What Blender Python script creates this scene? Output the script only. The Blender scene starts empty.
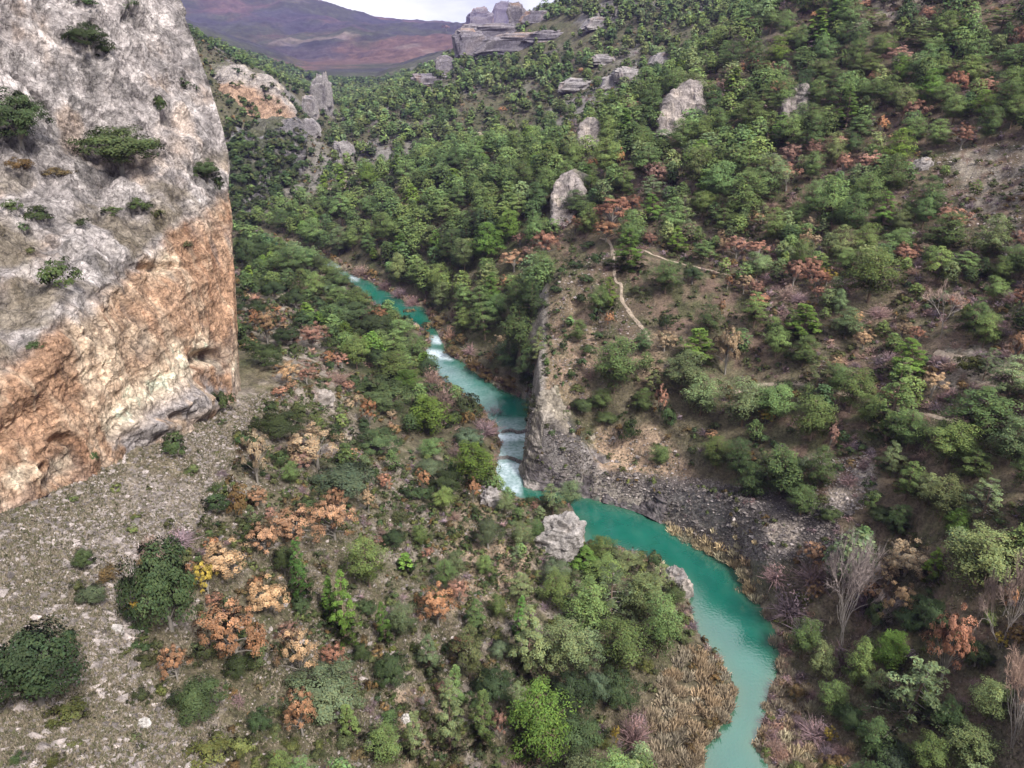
import bpy, math, random
import numpy as np
from mathutils import Vector
from mathutils.geometry import delaunay_2d_cdt
import time; T0 = time.time()
R = np.random.RandomState(7)
random.seed(7)
C = bpy.context.scene.collection
PI = math.pi

# ------------------------------------------------------------------ camera model
H_CAM, PITCH, F = 90.0, math.radians(25.0), 773.0
SP, CP = math.sin(PITCH), math.cos(PITCH)

def ray(u, v):
    """direction (unit depth) through a photograph position"""
    u = np.asarray(u, float); v = np.asarray(v, float)
    a = (u - 512) / F; b = (384 - v) / F
    return np.stack([a, CP + b * SP, -SP + b * CP], -1)

def at_d(u, v, d):
    return ray(u, v) * np.asarray(d, float)[..., None] + np.array([0, 0, H_CAM])

def at_z(u, v, z):
    r = ray(u, v)
    return at_d(u, v, (z - H_CAM) / r[..., 2])

def project(p):
    p = np.asarray(p, float)
    x = p[..., 0]; y = p[..., 1]; z = p[..., 2] - H_CAM
    d = y * CP - z * SP
    up = y * SP + z * CP
    d = np.where(np.abs(d) < 1e-3, 1e-3, d)
    return 512 + F * x / d, 384 - F * up / d, d

# ------------------------------------------------------------------ noise
def _hash(ix, iy, iz, seed):
    h = (ix * 374761393 + iy * 668265263 + iz * 2147483647 + seed * 1274126177) & 0xFFFFFFFF
    h = ((h ^ (h >> 13)) * 1274126177) & 0xFFFFFFFF
    h = ((h ^ (h >> 16)) * 2246822519) & 0xFFFFFFFF
    return ((h ^ (h >> 15)) & 0xFFFFFF).astype(np.float64) / 0xFFFFFF

def vnoise(p, seed=0):
    """value noise, -1..1, p (...,3)"""
    f = np.floor(p); i = f.astype(np.int64); t = p - f
    t = t * t * t * (t * (t * 6 - 15) + 10)
    out = 0
    for dx in (0, 1):
        wx = t[..., 0] if dx else 1 - t[..., 0]
        for dy in (0, 1):
            wy = t[..., 1] if dy else 1 - t[..., 1]
            for dz in (0, 1):
                wz = t[..., 2] if dz else 1 - t[..., 2]
                out = out + wx * wy * wz * _hash(i[..., 0] + dx, i[..., 1] + dy, i[..., 2] + dz, seed)
    return out * 2 - 1

def fbm(p, scale, octv=4, seed=0, gain=0.5, ridged=False):
    p = np.asarray(p, float) / scale
    a = 1.0; s = 0; tot = 0
    for o in range(octv):
        n = vnoise(p + 17.3 * o, seed + o)
        if ridged: n = 1 - 2 * np.abs(n)
        s = s + a * n; tot += a
        a *= gain; p = p * 2.03
    return s / tot

def sstep(a, b, x):
    t = np.clip((x - a) / (b - a), 0, 1)
    return t * t * (3 - 2 * t)

def inpoly(px, py, poly):
    px = np.asarray(px, float); py = np.asarray(py, float)
    ins = np.zeros(px.shape, bool)
    n = len(poly)
    for i in range(n):
        x0, y0 = poly[i]; x1, y1 = poly[(i + 1) % n]
        if y0 == y1: continue
        c = ((y0 > py) != (y1 > py)) & (px < (x1 - x0) * (py - y0) / (y1 - y0) + x0)
        ins ^= c
    return ins

def polydist(px, py, poly, closed=True):
    d = np.full(np.shape(px), 1e9)
    n = len(poly)
    for i in range(n if closed else n - 1):
        x0, y0 = poly[i]; x1, y1 = poly[(i + 1) % n]
        dx, dy = x1 - x0, y1 - y0
        L = dx * dx + dy * dy + 1e-9
        t = np.clip(((px - x0) * dx + (py - y0) * dy) / L, 0, 1)
        d = np.minimum(d, np.hypot(px - x0 - t * dx, py - y0 - t * dy))
    return d

# ------------------------------------------------------------------ mesh helpers
def mesh_np(name, verts, faces, mat=None, smooth=False, col=None):
    """faces: (n,3) or (n,4) int array or list of such arrays"""
    me = bpy.data.meshes.new(name)
    if not isinstance(faces, (list, tuple)): faces = [faces]
    faces = [f for f in faces if len(f)]
    me.vertices.add(len(verts))
    me.vertices.foreach_set('co', np.asarray(verts, np.float32).ravel())
    nl = sum(f.size for f in faces); nf = sum(len(f) for f in faces)
    me.loops.add(nl)
    me.loops.foreach_set('vertex_index', np.concatenate([f.ravel() for f in faces]).astype(np.int32))
    me.polygons.add(nf)
    tot = np.concatenate([np.full(len(f), f.shape[1]) for f in faces])
    st = np.concatenate([[0], np.cumsum(tot)[:-1]])
    me.polygons.foreach_set('loop_start', st.astype(np.int32))
    me.polygons.foreach_set('use_smooth', np.full(nf, smooth))
    me.update(calc_edges=True)
    if col is not None:
        a = me.color_attributes.new('col', 'FLOAT_COLOR', 'POINT')
        c = np.ones((len(verts), 4), np.float32); c[:, :3] = col
        a.data.foreach_set('color', c.ravel())
    if mat: me.materials.append(mat)
    return me

def link(name, me, parent=None):
    o = bpy.data.objects.new(name, me); C.objects.link(o)
    if parent: o.parent = parent
    return o

def tag(o, label=None, cat=None, group=None, kind=None):
    if label: o['label'] = label
    if cat: o['category'] = cat
    if group: o['group'] = group
    if kind: o['kind'] = kind
    return o

# ------------------------------------------------------------------ materials
def new_mat(name):
    m = bpy.data.materials.new(name); m.use_nodes = True
    nt = m.node_tree; nt.nodes.clear()
    out = nt.nodes.new('ShaderNodeOutputMaterial')
    b = nt.nodes.new('ShaderNodeBsdfPrincipled')
    nt.links.new(b.outputs[0], out.inputs[0])
    return m, nt, b, out

def N(nt, t, **kw):
    n = nt.nodes.new(t)
    for k, v in kw.items():
        if k in n.inputs.keys(): n.inputs[k].default_value = v
        else: setattr(n, k, v)
    return n

def mixc(nt, blend, fac, a, b):
    n = nt.nodes.new('ShaderNodeMix'); n.data_type = 'RGBA'; n.blend_type = blend
    for sock, v in ((n.inputs[0], fac), (n.inputs[6], a), (n.inputs[7], b)):
        if isinstance(v, bpy.types.NodeSocket): nt.links.new(v, sock)
        elif isinstance(v, tuple): sock.default_value = v if len(v) == 4 else v + (1,)
        else: sock.default_value = v
    return n.outputs[2]

def ramp(nt, src, pts):
    r = nt.nodes.new('ShaderNodeValToRGB')
    e = r.color_ramp.elements
    while len(e) > 1: e.remove(e[-1])
    for i, (p, c) in enumerate(pts):
        c = c if isinstance(c, tuple) else (c, c, c)
        el = e[0] if i == 0 else e.new(p)
        el.position = p; el.color = c + (1,)
    nt.links.new(src, r.inputs[0])
    return r.outputs[0]

def rock_like(name, scales=(0.6, 3.0), bump=0.6, contrast=(0.55, 1.35), rough=0.9):
    """vertex colour times layered procedural noise, with bump"""
    m, nt, b, out = new_mat(name)
    tc = N(nt, 'ShaderNodeNewGeometry')
    at = N(nt, 'ShaderNodeVertexColor', layer_name='col')
    n1 = N(nt, 'ShaderNodeTexNoise', Scale=scales[0], Detail=8.0, Roughness=0.65)
    n2 = N(nt, 'ShaderNodeTexNoise', Scale=scales[1], Detail=5.0, Roughness=0.7)
    vo = N(nt, 'ShaderNodeTexVoronoi', Scale=scales[1] * 0.55)
    for n in (n1, n2, vo): nt.links.new(tc.outputs['Position'], n.inputs['Vector'])
    lo, hi = contrast
    c = mixc(nt, 'MULTIPLY', 1.0, at.outputs[0], ramp(nt, n1.outputs[0], [(0.32, lo), (0.68, hi)]))
    c = mixc(nt, 'MULTIPLY', 1.0, c, ramp(nt, n2.outputs[0], [(0.33, lo), (0.67, hi)]))
    c = mixc(nt, 'MULTIPLY', 0.5, c, ramp(nt, vo.outputs['Distance'], [(0.0, 1.25), (0.75, 0.6)]))
    nt.links.new(c, b.inputs['Base Color'])
    b.inputs['Roughness'].default_value = rough
    b.inputs['Specular IOR Level'].default_value = 0.15
    ad = N(nt, 'ShaderNodeMath', operation='ADD')
    nt.links.new(n1.outputs[0], ad.inputs[0]); nt.links.new(n2.outputs[0], ad.inputs[1])
    bp = N(nt, 'ShaderNodeBump', Strength=bump, Distance=0.5)
    nt.links.new(ad.outputs[0], bp.inputs['Height']); nt.links.new(bp.outputs[0], b.inputs['Normal'])
    return m

M_GROUND = rock_like('ground', (0.35, 2.6), 0.7, (0.55, 1.4))
M_CLIFF = rock_like('cliff_rock', (0.3, 1.9), .9, (0.6, 1.34))
M_ROCK = rock_like('boulder_rock', (0.4, 1.8), 0.8, (0.6, 1.35))
def add_cracks(m):
    nt = m.node_tree; b = [n for n in nt.nodes if n.type == 'BSDF_PRINCIPLED'][0]
    g = N(nt, 'ShaderNodeNewGeometry'); mp = N(nt, 'ShaderNodeMapping'); mp.inputs['Scale'].default_value = (1, 1, .55)
    ns_ = N(nt, 'ShaderNodeTexNoise', Scale=.35, Detail=4.0); nt.links.new(g.outputs['Position'], ns_.inputs['Vector'])
    ad = N(nt, 'ShaderNodeVectorMath', operation='SCALE'); nt.links.new(ns_.outputs['Color'], ad.inputs[0]); ad.inputs['Scale'].default_value = 5.0
    a2 = N(nt, 'ShaderNodeVectorMath', operation='ADD'); nt.links.new(g.outputs['Position'], a2.inputs[0]); nt.links.new(ad.outputs[0], a2.inputs[1])
    nt.links.new(a2.outputs[0], mp.inputs['Vector'])
    v = N(nt, 'ShaderNodeTexVoronoi', Scale=.42); v.feature = 'DISTANCE_TO_EDGE'; nt.links.new(mp.outputs[0], v.inputs['Vector'])
    v2 = N(nt, 'ShaderNodeTexVoronoi', Scale=1.3); v2.feature = 'DISTANCE_TO_EDGE'; nt.links.new(mp.outputs[0], v2.inputs['Vector'])
    old = b.inputs['Base Color'].links[0].from_socket
    c = mixc(nt, 'MULTIPLY', .75, old, ramp(nt, v.outputs[0], [(0.0, .35), (.06, 1.0)]))
    c = mixc(nt, 'MULTIPLY', .6, c, ramp(nt, v2.outputs[0], [(0.0, .45), (.1, 1.0)]))
    nt.links.new(c, b.inputs['Base Color'])
add_cracks(M_CLIFF)
M_FAR = rock_like('far_ground', (0.012, 0.06), 0.5, (0.6, 1.35))
# ------------------------------------------------------------------ river outline (photo positions on the water level)
LB = [(704,750),(733,712),(738,690),(718,655),(698,632),(690,605),(682,580),(655,560),(618,550),(598,548),
      (586,545),(584,532),(575,518),(545,505),(520,497),(502,490),(496,470),(502,445),(495,425),(480,408),(460,392),
      (437,376),(425,360),(426,351),(431,343),(424,332),(404,321),(385,311),(368,299),(352,286),(336,274),(318,264),
      (290,254),(262,244),(240,237),(215,230)]
RB = [(752,745),(765,715),(768,690),(781,665),(776,635),(765,612),(745,590),(735,568),(700,545),(668,526),
      (640,512),(605,503),(575,495),(545,489),(531,488),(527,470),(524,445),(526,420),(530,402),(505,392),(480,377),
      (462,362),(446,353),(442,342),(436,331),(429,320),(424,308),(405,302),(385,290),(368,281),(352,275),(340,266),
      (325,257),(295,246),(265,236),(243,229),(222,221)]
lbw = [tuple(at_z(u, v, 0)[:2]) for u, v in LB]
rbw = [tuple(at_z(u, v, 0)[:2]) for u, v in RB]
RIVER = [(250,-42),(115,-14),(58,14),(34,42),(24,60)] + lbw + [(-200,430),(-195,450)] + rbw[::-1] + [(36,66),(46,50),(68,26),(120,0),(252,-26)]
RIVER = [(float(a), float(b)) for a, b in RIVER]

# control points of the ground: (u, v, height) on the photograph, or (u, v, -depth)
Z = [(0,500,40),(100,455,37),(170,430,33),(240,392,28),(0,600,39),(0,700,38),(0,790,40),(100,600,36),(100,700,36),
 (100,790,38),(200,600,31),(200,700,32),(200,790,34),(170,520,34),(260,450,26),(300,520,25),(300,620,25),(300,700,26),
 (300,790,28),(400,600,19),(400,700,19),(400,790,22),(350,520,20),(330,440,18),(400,500,14),(450,560,14),(450,650,14),
 (500,526,11),(552,515,8.3),(530,560,11),(500,600,13),(550,600,9),(600,590,5),(650,580,2),(600,650,5),(560,700,7),
 (500,700,13),(500,790,14),(600,760,4),(640,700,2),(600,790,5),(660,790,1.5),(650,640,2.5),(672,610,2),(700,700,1),
 (300,400,22),(250,300,16),(250,350,25),(300,350,15),(350,350,9),(380,400,10),(440,420,4),(350,300,4),(300,270,4),
 (290,300,10),(400,350,3),(450,470,8),(480,470,4),(250,262,5),(420,440,8)]
D = [(200,40,520),(190,100,440),(240,180,400),(262,215,372),(230,75,500),(285,97,500),(240,130,445),(280,150,440),(268,190,400),
 (320,150,560),(350,110,700),(335,108,900),(300,98,760),(400,90,740),(372,104,740),(345,116,780),(430,74,800),(420,84,950),(345,88,1300),(345,84,1500),(345,76,1900),(300,78,1350),(300,72,1600),(385,76,1600),(400,62,2000),(260,62,1500),(320,96,1100),(365,94,1300),(250,66,1000),(190,36,1150),(225,54,1100),(290,86,1050),(330,104,950),(100,0,900),(240,62,1500),(180,40,1600),(310,80,1500),(0,-60,700),
 (400,80,1200),(460,46,1450),(350,106,1050),(380,92,1150),(430,64,1350),(300,62,2100),(200,52,2100),(250,40,2600),(200,10,3200),(330,25,3000),
 (400,36,2500),(330,-2,3500),(360,8,3700),(390,18,3900),(440,22,4000),(480,24,4300),(560,26,4600),(200,-40,3600),(100,-60,3800),(-100,-80,3800),
 (470,50,720),(500,17,760),(540,9,780),(560,0,700),(620,-20,650),(700,-20,620),(800,-30,560),(785,4,380),(1024,0,270),(900,-60,350),(1024,-80,320),
 (450,80,640),(400,110,560),(340,140,500),(300,180,440),(280,215,390),(300,235,355),(350,185,400),(420,160,450),(500,150,440),(550,100,500),
 (600,60,520),(650,40,520),(520,50,650),(700,30,480),(600,115,360),(700,62,350),(740,35,345),(600,105,430),(700,52,430),(560,140,350),(500,190,300),
 (450,220,300),(400,240,310),(420,290,270),(470,300,250),(500,350,222),(518,380,197),(530,300,235),(540,230,255),(600,200,260),(650,130,300),
 (700,120,290),(760,150,250),(800,60,300),(900,60,270),(900,150,220),(1000,150,200),(1024,60,240),(1000,230,170),(900,230,190),(800,230,205),
 (700,230,215),(620,250,200),(560,262,205),(546,285,195),(541,330,180),(538,370,170),(540,405,163),(560,430,163),(600,380,170),(600,330,185),
 (600,470,160),(600,440,164),(600,420,168),(650,350,172),(650,420,162),(650,470,156),(650,440,160),(740,500,140),(740,450,148),(740,400,160),
 (740,340,170),(740,300,180),(820,540,128),(800,490,135),(800,430,145),(800,370,155),(850,300,165),(900,400,140),(900,330,155),(960,360,140),
 (1000,300,150),(1024,400,125),(900,470,125),(900,540,121),(1000,500,109),(1024,450,112),(900,620,112),(850,650,116),(800,600,125),(790,680,116),
 (850,740,104),(950,700,100),(1024,600,99),(1024,700,92),(1000,790,90),(900,790,96),(800,790,98),(1150,400,110),(1150,200,150),(1150,600,80),(1200,30,200)]
cp = [at_z(u, v, z) for u, v, z in Z] + [at_d(u, v, d) for u, v, d in D]
cp += [np.array(p, float) for p in [
 (0,1,88.3),(-30,-2,88.3),(30,-2,88.3),(0,-40,90),(-80,-30,92),(80,-60,95),(0,-300,110),(-300,-100,110),(300,-300,110),
 (0,7,70),(-35,8,66),(35,6,62),(0,24,42),(-30,20,46),(-60,30,46),(-85,40,52),(-130,30,95),(52,44,3),(80,48,30),(100,60,48),(140,60,62),(140,10,35),(220,40,70),(260,-80,80),
 (300,100,120),(350,300,150),(300,500,140),(600,600,150),(900,300,170),(-72,62,44),(-85,75,46),(-85,100,40),(-75,128,30),(-68,140,24),
 (-120,70,98),(-115,110,97),(-118,140,96),(-200,100,100),(-250,250,100),(-140,160,60),(-100,180,18),(-110,240,14),(-150,300,20),(-160,360,8),(-190,200,70),(-230,330,60),
 (-400,400,110),(-600,800,110),(-900,2000,150),(-2500,2500,250),(-7000,3000,250),(-7000,-2000,200),(0,-6000,150),(7000,-2000,200),
 (7000,4000,200),(2000,2500,120),(800,1500,100),(400,1000,90),(0,1000,60),(20,820,80),(3000,5000,60),(0,9000,50),(-3000,6500,60),(-900,5500,60),(600,5500,50),(-2500,5000,150)]]
cp = np.array(cp)

# polar ground sheet: fine where the valley is seen
th = np.radians(np.concatenate([np.linspace(-180, -60, 50, endpoint=False), np.linspace(-60, -38, 130, endpoint=False), np.linspace(-38, 38, 800, endpoint=False), np.linspace(38, 60, 130, endpoint=False), np.linspace(60, 180, 51)]))
rr = np.concatenate([np.linspace(1.5, 28, 22, endpoint=False), 28 * np.exp(np.linspace(0, math.log(5600 / 28), 660))])
TH, RR = np.meshgrid(th, rr)           # rows = radius
GX, GY = RR * np.sin(TH), RR * np.cos(TH)
res = delaunay_2d_cdt([Vector(p[:2]) for p in cp], [], [], 0, 1e-4)
vv = np.array([[v.x, v.y] for v in res[0]])
zz = np.array([cp[o[0]][2] for o in res[3]])
GZ = np.full(GX.shape, 100.0)
fx, fy = GX.ravel(), GY.ravel(); fz = GZ.ravel()
for t in res[2]:
    (x0, y0), (x1, y1), (x2, y2) = vv[t[0]], vv[t[1]], vv[t[2]]
    sel = np.nonzero((fx >= min(x0, x1, x2)) & (fx <= max(x0, x1, x2)) & (fy >= min(y0, y1, y2)) & (fy <= max(y0, y1, y2)))[0]
    if not len(sel): continue
    px, py = fx[sel], fy[sel]
    det = (y1 - y2) * (x0 - x2) + (x2 - x1) * (y0 - y2)
    if abs(det) < 1e-6: continue
    a = ((y1 - y2) * (px - x2) + (x2 - x1) * (py - y2)) / det
    b = ((y2 - y0) * (px - x2) + (x0 - x2) * (py - y2)) / det
    c = 1 - a - b
    ok = (a >= -1e-6) & (b >= -1e-6) & (c >= -1e-6)
    fz[sel[ok]] = (a * zz[t[0]] + b * zz[t[1]] + c * zz[t[2]])[ok]
GZ = fz.reshape(GX.shape)

def blur(a, k, axis):
    out = a.copy(); n = a.shape[axis]
    acc = 0
    for s in range(-k, k + 1):
        acc = acc + np.take(a, np.clip(np.arange(n) + s, 0, n - 1), axis=axis)
    return acc / (2 * k + 1)
for k in (3, 2):
    GZ = blur(GZ, k, 0)
    GZ = blur(GZ, k * 3, 1)
P3 = np.stack([GX, GY, GZ], -1); P2 = P3.copy(); P2[..., 2] = 0
near = RR < 520
rd = np.full(GX.shape, 1e3); ins = np.zeros(GX.shape, bool)
rd[near] = polydist(GX[near], GY[near], RIVER); ins[near] = inpoly(GX[near], GY[near], RIVER)
sd = np.where(ins, -rd, rd)
far_amp = sstep(350, 900, RR)
nz = fbm(P2, 22, 5, 3) * 1.6 + fbm(P2, 3.2, 3, 9) * 0.35
crag = fbm(P2, 40, 5, 21, ridged=True)
nz = nz + far_amp * (fbm(P2, 130, 5, 31) * 6 + (crag - .3) * 3)
nz = nz + sstep(1500, 3000, RR) * ((fbm(P2, 700, 6, 41, ridged=True) - .35) * 50 + (fbm(P2, 160, 4, 42, ridged=True) - .35) * 16)
nz = nz * sstep(6, 30, RR) * (.3 + .7 * sstep(4, 30, sd))
GZ = GZ + nz
GZ = np.maximum(GZ, 0.7)
# the low neck of land inside the bend
cap = 90 - .6686 * GY + 3 * np.maximum(0, -1.5 - GX) + 3 * np.maximum(0, GX - 14)
GZ = np.where((GY > 112) & (GY < 139) & (np.abs(GX - 6) < 16) & (sd > 0), np.minimum(GZ, np.maximum(cap, .3)), GZ)
U0, V0, D0 = project(np.stack([GX, GY, GZ], -1))
steep = np.zeros(GX.shape); mk = near & (sd < 16) & (D0 > 20)
sp_ = [(515,398),(518,330),(534,255),(580,255),(572,400),(600,450),(850,500),(870,600),(740,575),(640,520),(515,500)]
steep[mk] = inpoly(U0[mk], V0[mk], sp_)
steep = blur(blur(steep, 3, 0), 5, 1)
kk = sstep(0.0, 3.2, sd) * steep + (1 - steep) * sstep(-1, 13.0, sd) ** 1.2
GZ = np.where(sd > 0, 0.25 * (1 - kk) + GZ * kk, 0.25)
GZ = np.where(sd < 0.6, np.minimum(GZ, 0.35 + 0 * GZ), GZ)
GZ = np.where(ins, -np.clip(rd * 0.6, 0.15, 2.0), GZ)
GZ = np.where((sd > -0.01) & (sd < 0.5), 0.06, GZ)

ti_n = len(th); lr = np.array(rr)
def ground(x, y, arr=None):
    """bilinear lookup of the ground height (or another field) at world x, y"""
    arr = GZ if arr is None else arr
    x = np.asarray(x, float); y = np.asarray(y, float)
    t = np.arctan2(x, y); r = np.hypot(x, y)
    j = np.clip(np.searchsorted(th, t) - 1, 0, len(th) - 2); i = np.clip(np.searchsorted(rr, r) - 1, 0, len(rr) - 2)
    a = np.clip((t - th[j]) / (th[j + 1] - th[j]), 0, 1); b = np.clip((r - rr[i]) / (rr[i + 1] - rr[i]), 0, 1)
    return (arr[i, j] * (1 - a) + arr[i, j + 1] * a) * (1 - b) + (arr[i + 1, j] * (1 - a) + arr[i + 1, j + 1] * a) * b

DS = 25 * np.exp(np.linspace(0, math.log(6500 / 25), 1400))
def hit(u, v):
    """first ground point under photo positions; returns (n,3) and depth (nan when sky)"""
    u = np.atleast_1d(np.asarray(u, float)); v = np.atleast_1d(np.asarray(v, float))
    r = ray(u, v)
    if len(u) <= 3:
        P_, D_l = [], []
        for k in range(len(u)):
            q = r[k][None] * DS[:, None]; bl = q[:, 2] + H_CAM < ground(q[:, 0], q[:, 1]); j = int(np.argmax(bl))
            if not bl[j]: P_.append(np.full(3, np.nan)); D_l.append(np.nan); continue
            ss = np.linspace(DS[max(j - 1, 0)], DS[j], 40); q = r[k][None] * ss[:, None]
            m = ss[int(np.argmax(q[:, 2] + H_CAM < ground(q[:, 0], q[:, 1])))]
            P_.append(r[k] * m + np.array([0, 0, H_CAM])); D_l.append(m)
        return np.array(P_), np.array(D_l)
    d = np.full(len(u), np.nan); prev = np.zeros(len(u)); alive = np.ones(len(u), bool)
    for s in DS:
        idx = np.nonzero(alive)[0]
        if not len(idx): break
        q = r[idx] * s
        below = q[:, 2] + H_CAM < ground(q[:, 0], q[:, 1])
        lo = prev[idx][below]; hi = np.full(below.sum(), s); ii = idx[below]
        for _ in range(12):
            m = (lo + hi) / 2
            qq = r[ii] * m[:, None]
            bl = qq[:, 2] + H_CAM < ground(qq[:, 0], qq[:, 1])
            hi = np.where(bl, m, hi); lo = np.where(bl, lo, m)
        d[ii] = hi; alive[ii] = False
        prev[idx] = s
    return r * d[:, None] + np.array([0, 0, H_CAM]), d

# ---- ground colour (the real surface colours, varied by place)
UU, VV, DD = project(np.stack([GX, GY, GZ], -1))
gx_s = np.gradient(GZ, axis=0) / np.gradient(RR, axis=0)
gy_s = np.gradient(GZ, axis=1) / (np.gradient(TH, axis=1) * RR)
slope = np.hypot(gx_s, gy_s)
SOIL = np.array([0.135, 0.115, 0.075]); SCREE = np.array([0.34, 0.29, 0.26]); TAN = np.array([0.42, 0.30, 0.21])
GRASS = np.array([0.23, 0.19, 0.13]); LITTER = np.array([0.19, 0.125, 0.10]); DROCK = np.array([0.085, 0.075, 0.078])
GROCK = np.array([0.33, 0.30, 0.29]); MOSS = np.array([0.07, 0.085, 0.035]); PALE = np.array([0.50, 0.42, 0.36])
colr = np.broadcast_to(SOIL, GX.shape + (3,)).copy()
def lay(c, w):
    global colr
    w = np.clip(w, 0, 1)[..., None]
    colr = colr * (1 - w) + c * w
n8 = fbm(P2, 8, 4, 51); n2 = fbm(P2, 2.2, 3, 52); n25 = fbm(P2, 25, 3, 53); n1 = fbm(P2, 0.9, 2, 54)
def zone(poly, soft=14):
    m = (DD > 5) & (RR > 25)
    d = polydist(UU, VV, poly); i = inpoly(UU, VV, poly)
    return np.where(m, sstep(-soft, soft, np.where(i, d, -d) + n8 * soft), 0)
lay(MOSS, sstep(-.1, .5, n8) * .8)
right = zone([(545,420),(560,240),(650,120),(780,0),(1200,-100),(1300,900),(780,900),(770,600),(820,545),(760,430),(650,330)])
lay(LITTER, right * (.35 + .5 * sstep(-.2, .3, n8)))
lay(MOSS * .9, right * sstep(-.1, .35, n2 + n8 * .4) * .75); lay(SOIL * 1.3, right * sstep(.1, .5, n25 + n2 * .3) * .6)
scz = zone([(-200,500),(0,505),(240,395),(300,380),(240,450),(205,520),(130,550),(120,640),(215,768),(260,900),(-300,900)])
lay(GRASS * .95, scz * .9)
lay(SCREE, scz * sstep(-.25, .35, n8 + n2 * .4) * .9)
lay(SCREE, zone([(40,520),(90,515),(200,470),(260,490),(140,560),(140,680),(100,640),(60,560)], 18) * .7)
mixz = zone([(240,400),(300,330),(420,450),(520,490),(600,540),(520,700),(470,900),(230,900),(140,640),(205,540)])
lay(SOIL * 1.5, mixz * .6); lay(SCREE * .95, mixz * sstep(0.0, .5, n2 + n25 * .5) * .75); lay(MOSS, mixz * sstep(0.05, .6, -n2) * .7)
for poly, w in ([(500,540),(530,530),(530,600),(490,600)], .9), ([(390,690),(440,690),(450,768),(400,768)], .8), ([(440,560),(500,545),(490,600),(440,620)], .5), \
        ([(450,510),(490,500),(500,560),(440,560)], .5), ([(630,430),(655,425),(700,480),(640,500),(590,470),(600,430)], 1.0), \
        ([(548,300),(600,290),(590,400),(545,400)], .4), ([(620,340),(655,330),(670,380),(640,400)], .6), ([(590,478),(640,480),(640,500),(590,497)], 1.0):
    lay(TAN, zone(poly, 7) * w)
for poly, w in ([(950,150),(1060,150),(1060,260),(980,240)], .6), ([(930,350),(1060,350),(1060,400),(940,390)], .7), ([(810,460),(870,455),(880,500),(830,520)], .9), \
        ([(740,510),(830,500),(830,540),(760,545)], .5), ([(300,380),(420,480),(400,500),(290,440)], .55), ([(860,0),(930,-5),(930,20),(850,30)], .8), \
        ([(240,270),(320,310),(350,400),(290,400),(240,330)], .5):
    lay(PALE * .8, zone(poly, 8) * w * sstep(-.3, .2, n2))
bank = zone([(520,405),(560,405),(600,470),(700,478),(830,505),(850,560),(760,560),(640,520),(525,500)], 6)
lay(DROCK, bank * .92); lay(GROCK * 1.1, bank * sstep(.3, .55, n2 + n8 * .3) * .7)
lay(PALE * .9, bank * zone([(585,470),(640,482),(640,505),(585,500)], 5)); lay(PALE * .9, bank * zone([(740,515),(800,520),(800,550),(745,545)], 7) * .8)
lay(GROCK * 1.1, zone([(535,290),(546,272),(548,300),(544,400),(530,470),(522,400)], 3) * .6)
lay(GROCK, sstep(1.2, 2.0, slope) * .6 * (RR < 1500) * np.clip(bank + .25, 0, 1))
farz = sstep(330, 480, RR) * (RR < 1600)
lay(np.array([.10,.10,.06]), farz * .5)
lay(GROCK * .8, farz * sstep(0.05, .4, fbm(P2, 35, 4, 61)) * .75)
mount = sstep(1100, 1700, RR)
lay(np.array([0.055, 0.06, 0.035]), mount)
mount2 = sstep(1450, 1900, RR)
lay(np.array([0.145, 0.085, 0.07]), mount2 * sstep(-.1, .22, fbm(P2, 380, 6, 71, .6)) * .9)
lay(np.array([0.05, 0.05, 0.06]), mount2 * sstep(.0, .3, fbm(P2, 300, 6, 75, .6)) * .8)
lay(np.array([0.26, 0.2, 0.17]), mount * sstep(.4, .55, fbm(P2, 260, 4, 72)) * .6)
lay(np.array([.30,.25,.19]), (sd > 0) * (1 - sstep(0.2, 1.8, sd)) * .5)
lay(np.array([.03,.07,.055]), ins * 1.0)
colr = colr * (1 + .22 * n1 + .12 * n2)[..., None]
colr = np.clip(colr, 0.01, .8)

nr, nt_ = GX.shape
idx = np.arange(nr * nt_).reshape(nr, nt_)
q = np.stack([idx[:-1, :-1], idx[:-1, 1:], idx[1:, 1:], idx[1:, :-1]], -1).reshape(-1, 4)[:, ::-1]
vall = np.stack([GX, GY, GZ], -1).reshape(-1, 3)
ce = len(vall)
fan = np.stack([idx[0, :-1], np.full(nt_ - 1, ce), idx[0, 1:]], -1)[:, ::-1]
rcut = int(np.searchsorted(rr, 1250)); qn = q.reshape(nr - 1, nt_ - 1, 4)
me = mesh_np('ground', np.concatenate([vall, [[0, 0, 88.3]]]), [q, fan], M_GROUND, True, np.concatenate([colr.reshape(-1, 3), [SOIL]]))
me.materials.append(M_FAR)
mi = np.concatenate([np.repeat((np.arange(nr - 1) >= rcut).astype(np.int32), nt_ - 1), np.zeros(nt_ - 1, np.int32)])
me.polygons.foreach_set('material_index', mi)
tag(link('ground', me), 'rocky valley slopes with scree, dry grass and leaf litter', None, None, 'structure')

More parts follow.
